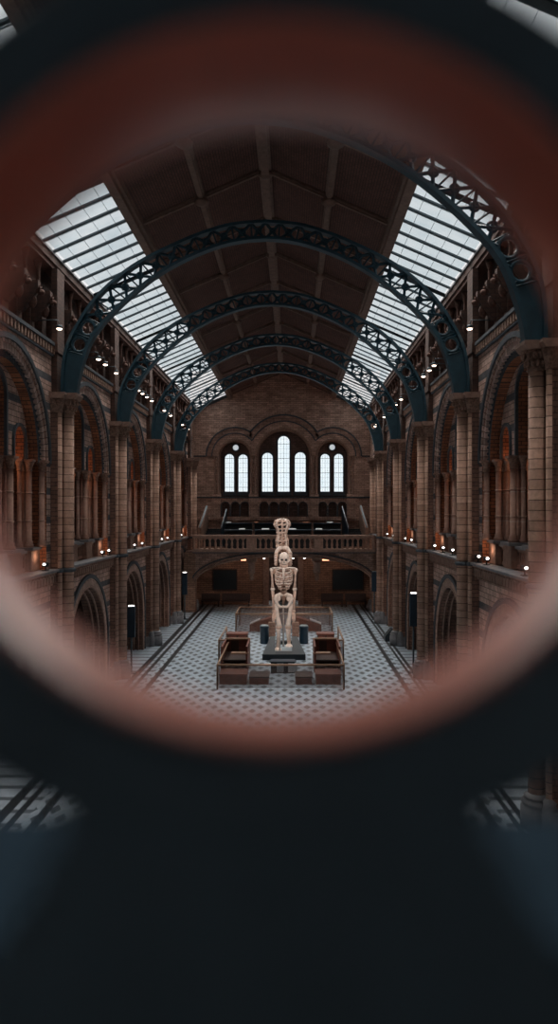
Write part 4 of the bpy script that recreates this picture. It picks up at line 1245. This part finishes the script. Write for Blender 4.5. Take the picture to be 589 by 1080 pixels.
for i, (a, b) in enumerate(((240.5, 261.5), (335, 352.5))):
    y = 45.3; r = thing('low_cabinet', 'low dark wooden cabinet behind the %s booth' % ('left', 'right')[i], 'cabinet', (gx((a + b) / 2, y), y, 0), 0, 'low cabinets behind the booths')
    hw = (gx(b, y) - gx(a, y)) / 2
    m = MB(); m.cbox(-hw, hw, -.35, .35, 0, .82, .02, 'wood_dk'); m.build('body', r)
    m = MB(); m.cbox(-hw - .06, hw + .02, -.4, .4, .82, .9, .01, 'wood'); m.build('top', r)
    for s in (-1, 1): m = MB(); m.box(s * hw * .5 - hw * .4, s * hw * .5 + hw * .4, -.38, -.35, .1, .75, 'wood'); m.build('door', r)
for i, (a, b, s) in enumerate(((264, 287, 1), (312.5, 339, -1))):
    y = 51.8; r = thing('sloping_display', 'red display desk with pale sloping top inside the far barrier, %s side' % ('left', 'right')[i], 'display', (gx((a + b) / 2, y), y, 0), 0, 'display desks inside the far barrier')
    hw = (gx(b, y) - gx(a, y)) / 2
    m = MB(); m.prism([(-hw * s, 0), (hw * s, 0), (hw * s, .95), (-hw * s, .45)], -.5, .5, 'wood', 'y'); m.build('body', r)
    m = MB(); m.prism([(-hw * s, .46), (-hw * .1 * s, .76), (-hw * .1 * s, .8), (-hw * s, .5)], -.42, .42, 'paper', 'y'); m.build('label_board', r)
    m = MB(); m.box(-hw, hw, .46, .5, .95, 1.0, 'brass'); m.build('rail', r)
# information board behind the front rail
r = thing('information_desk', 'low dark desk with pale sign sheets at the front rail', 'desk', (gx(298.5, 38.4), 38.4, 0))
m = MB(); m.cbox(-.62, .62, -.3, .3, 0, .55, .02, 'black'); m.build('body', r)
for k, (a, b) in enumerate(((-.3, .05), (.28, .75))):
    m = MB(); m.box(a, b, -.33, -.3, .05, .5, 'paper' if k else 'grey_top'); m.build('sign_sheet', r)
m = MB(); m.prism([(-.7, .55), (.7, .55), (.6, .6), (-.6, .6)], -.34, .34, 'navy', 'y'); m.build('top', r)

# low wooden boxes just inside the front rail
for i, (a, b, hh) in enumerate(((233, 261, .5), (264, 284, .38), (312, 329, .38), (333, 359, .5))):
    y = 36.2; r = thing('low_wooden_box', 'low red brown wooden box inside the front rail, %s from the left' % ('first', 'second', 'third', 'fourth')[i], 'box', (gx((a + b) / 2, y), y, 0), 0, 'low wooden boxes inside the front rail')
    hw = (gx(b, y) - gx(a, y)) / 2
    m = MB(); m.cbox(-hw, hw, -.6, .6, 0, hh - .06, .02, 'wood'); m.build('body', r)
    m = MB(); m.cbox(-hw - .03, hw + .03, -.64, .64, hh - .06, hh, .01, 'wood_dk' if i in (1, 2) else 'wood'); m.build('lid', r)
# tall narrow information panels fixed to the piers
for i, (x, y, z0, z1, lb) in enumerate(((-7.28, 38.1, 1.85, 3.45, 'navy upright panel with lit top beside the second tall pier on the left'),
                                     (-7.3, 57.0, 1.9, 3.6, 'navy upright panel with lit top near the far end on the left'),
                                     (7.28, 38.2, 2.4, 4.1, 'navy upright panel with lit top beside the third tall pier on the right'),
                                     (7.28, 56.6, 2.2, 3.7, 'navy upright panel near the far end on the right'))):
    r = thing('display_totem', lb, 'panel', (x, y, 0), 0, 'navy panels on posts by the piers')
    m = MB(); m.cbox(-.2, .2, -.09, .09, z0, z1, .02, 'navy'); m.build('panel', r)
    m = MB(); m.box(-.14, .14, -.1, .08, z1, z1 + .035, 'lamp_white' if i != 3 else 'grey_top'); m.build('light_strip', r)
    m = MB(); m.tube([(0, 0, .0), (0, 0, z0)], .05, 'iron_dk', 8); m.box(-.22, .22, -.2, .2, 0, .04, 'iron_dk'); m.build('stand', r)
# dark exhibit beside the right aisle
r = thing('draped_plinth', 'small dark slanted case at the foot of the fourth right pier', 'case', (7.22, 47.6, 0))
m = MB(); m.prism([(-.28, 0), (.25, 0), (.25, .8), (.15, .82), (-.28, .3)], -.35, .35, 'black', 'y'); m.build('body', r)
# warm lamp below the balcony on both sides
for i, (px, py) in enumerate(((257, 591.5), (344.5, 591.5))):
    m = MB(); m.box(-.3, .3, -.06, .06, -.1, .1, 'red_glow'); m.build('heat_lamp', None, (CX + (px - 309.2) / PQ, YQ + 1.4, bz(592)), 0, label='orange glowing lamp under the balcony vault, %s of the doorway' % ('left', 'right')[i], category='lamp')

# ------------------------------------------------------------------ the near parapet: stone ring on a foot, seen out of focus
rg = thing('stone_ring', 'large smooth terracotta ring with shade coloured into its dark face, close to the viewer, framing the hall', 'ring', (CX - .0105, .545, CZ + .096))
rg.rotation_euler = (-math.atan2(.0165, .11), 0, 0)
def ring_part(name, prof, mat, up=0.0):
    m = MB(); n = 96; k = len(prof); vs = []; fs = []
    for i in range(n):
        a = 2 * PI * i / n
        for r_, y_, f_ in prof: vs.append((r_ * math.cos(a), y_, r_ * math.sin(a) + up * f_))
    for i in range(n):
        for j in range(k):
            i2 = (i + 1) % n; j2 = (j + 1) % k; fs.append((i * k + j, i * k + j2, i2 * k + j2, i2 * k + j))
    m.add(vs, fs, mat, True)
    o = m.build(name, rg)
    try: o.data.set_sharp_from_angle(angle=math.radians(35))
    except Exception: pass
    return o
ri, ro, hd, c = .249, .327, .055, .012
ring_part('ring_band', [(ri, -hd + c, 0), (ri, hd - c, 0), (ri + c, hd, 0), (ro - c, hd, 1), (ro, hd - c, 1), (ro, -hd + c, 1), (ro - c, -hd, 1), (ri + c, -hd, 0)], 'ring_shaded', .003)
ring_part('inner_reveal', [(.2415, -hd + .004, 0), (.2415, hd - .004, 0), (.2455, hd + .002, 0), (.2505, hd + .002, 0), (.2505, -hd - .002, 0), (.2455, -hd - .002, 0)], 'ring_stone')  # the ring's own inner face in its lit colour, split off as a part
m = MB()
m.prism([(-.12, -.285), (.12, -.285), (.135, -.31), (.15, -.34), (.175, -.375), (.2, -.435), (-.2, -.435), (-.175, -.375), (-.15, -.34), (-.135, -.31)], -.05, .05, 'ring_shaded', 'y'); m.build('foot', rg)
m = MB(); m.box(-8, 8, -5, .60, CZ - 1.7, CZ - 1.5, 'slate'); m.build('floor_viewing_landing', None, kind='structure')
m = MB(); zt = CZ - .333
m.box(CX - 1.6, CX + 1.6, .56, .80, zt - .16, zt, 'sill_stone'); m.box(CX - 1.6, CX + 1.6, .60, .76, zt - 1.1, zt - .16, 'sill_stone')
m.build('parapet_coping', None, label='long pale grey stone parapet coping under the near ring', category='parapet')
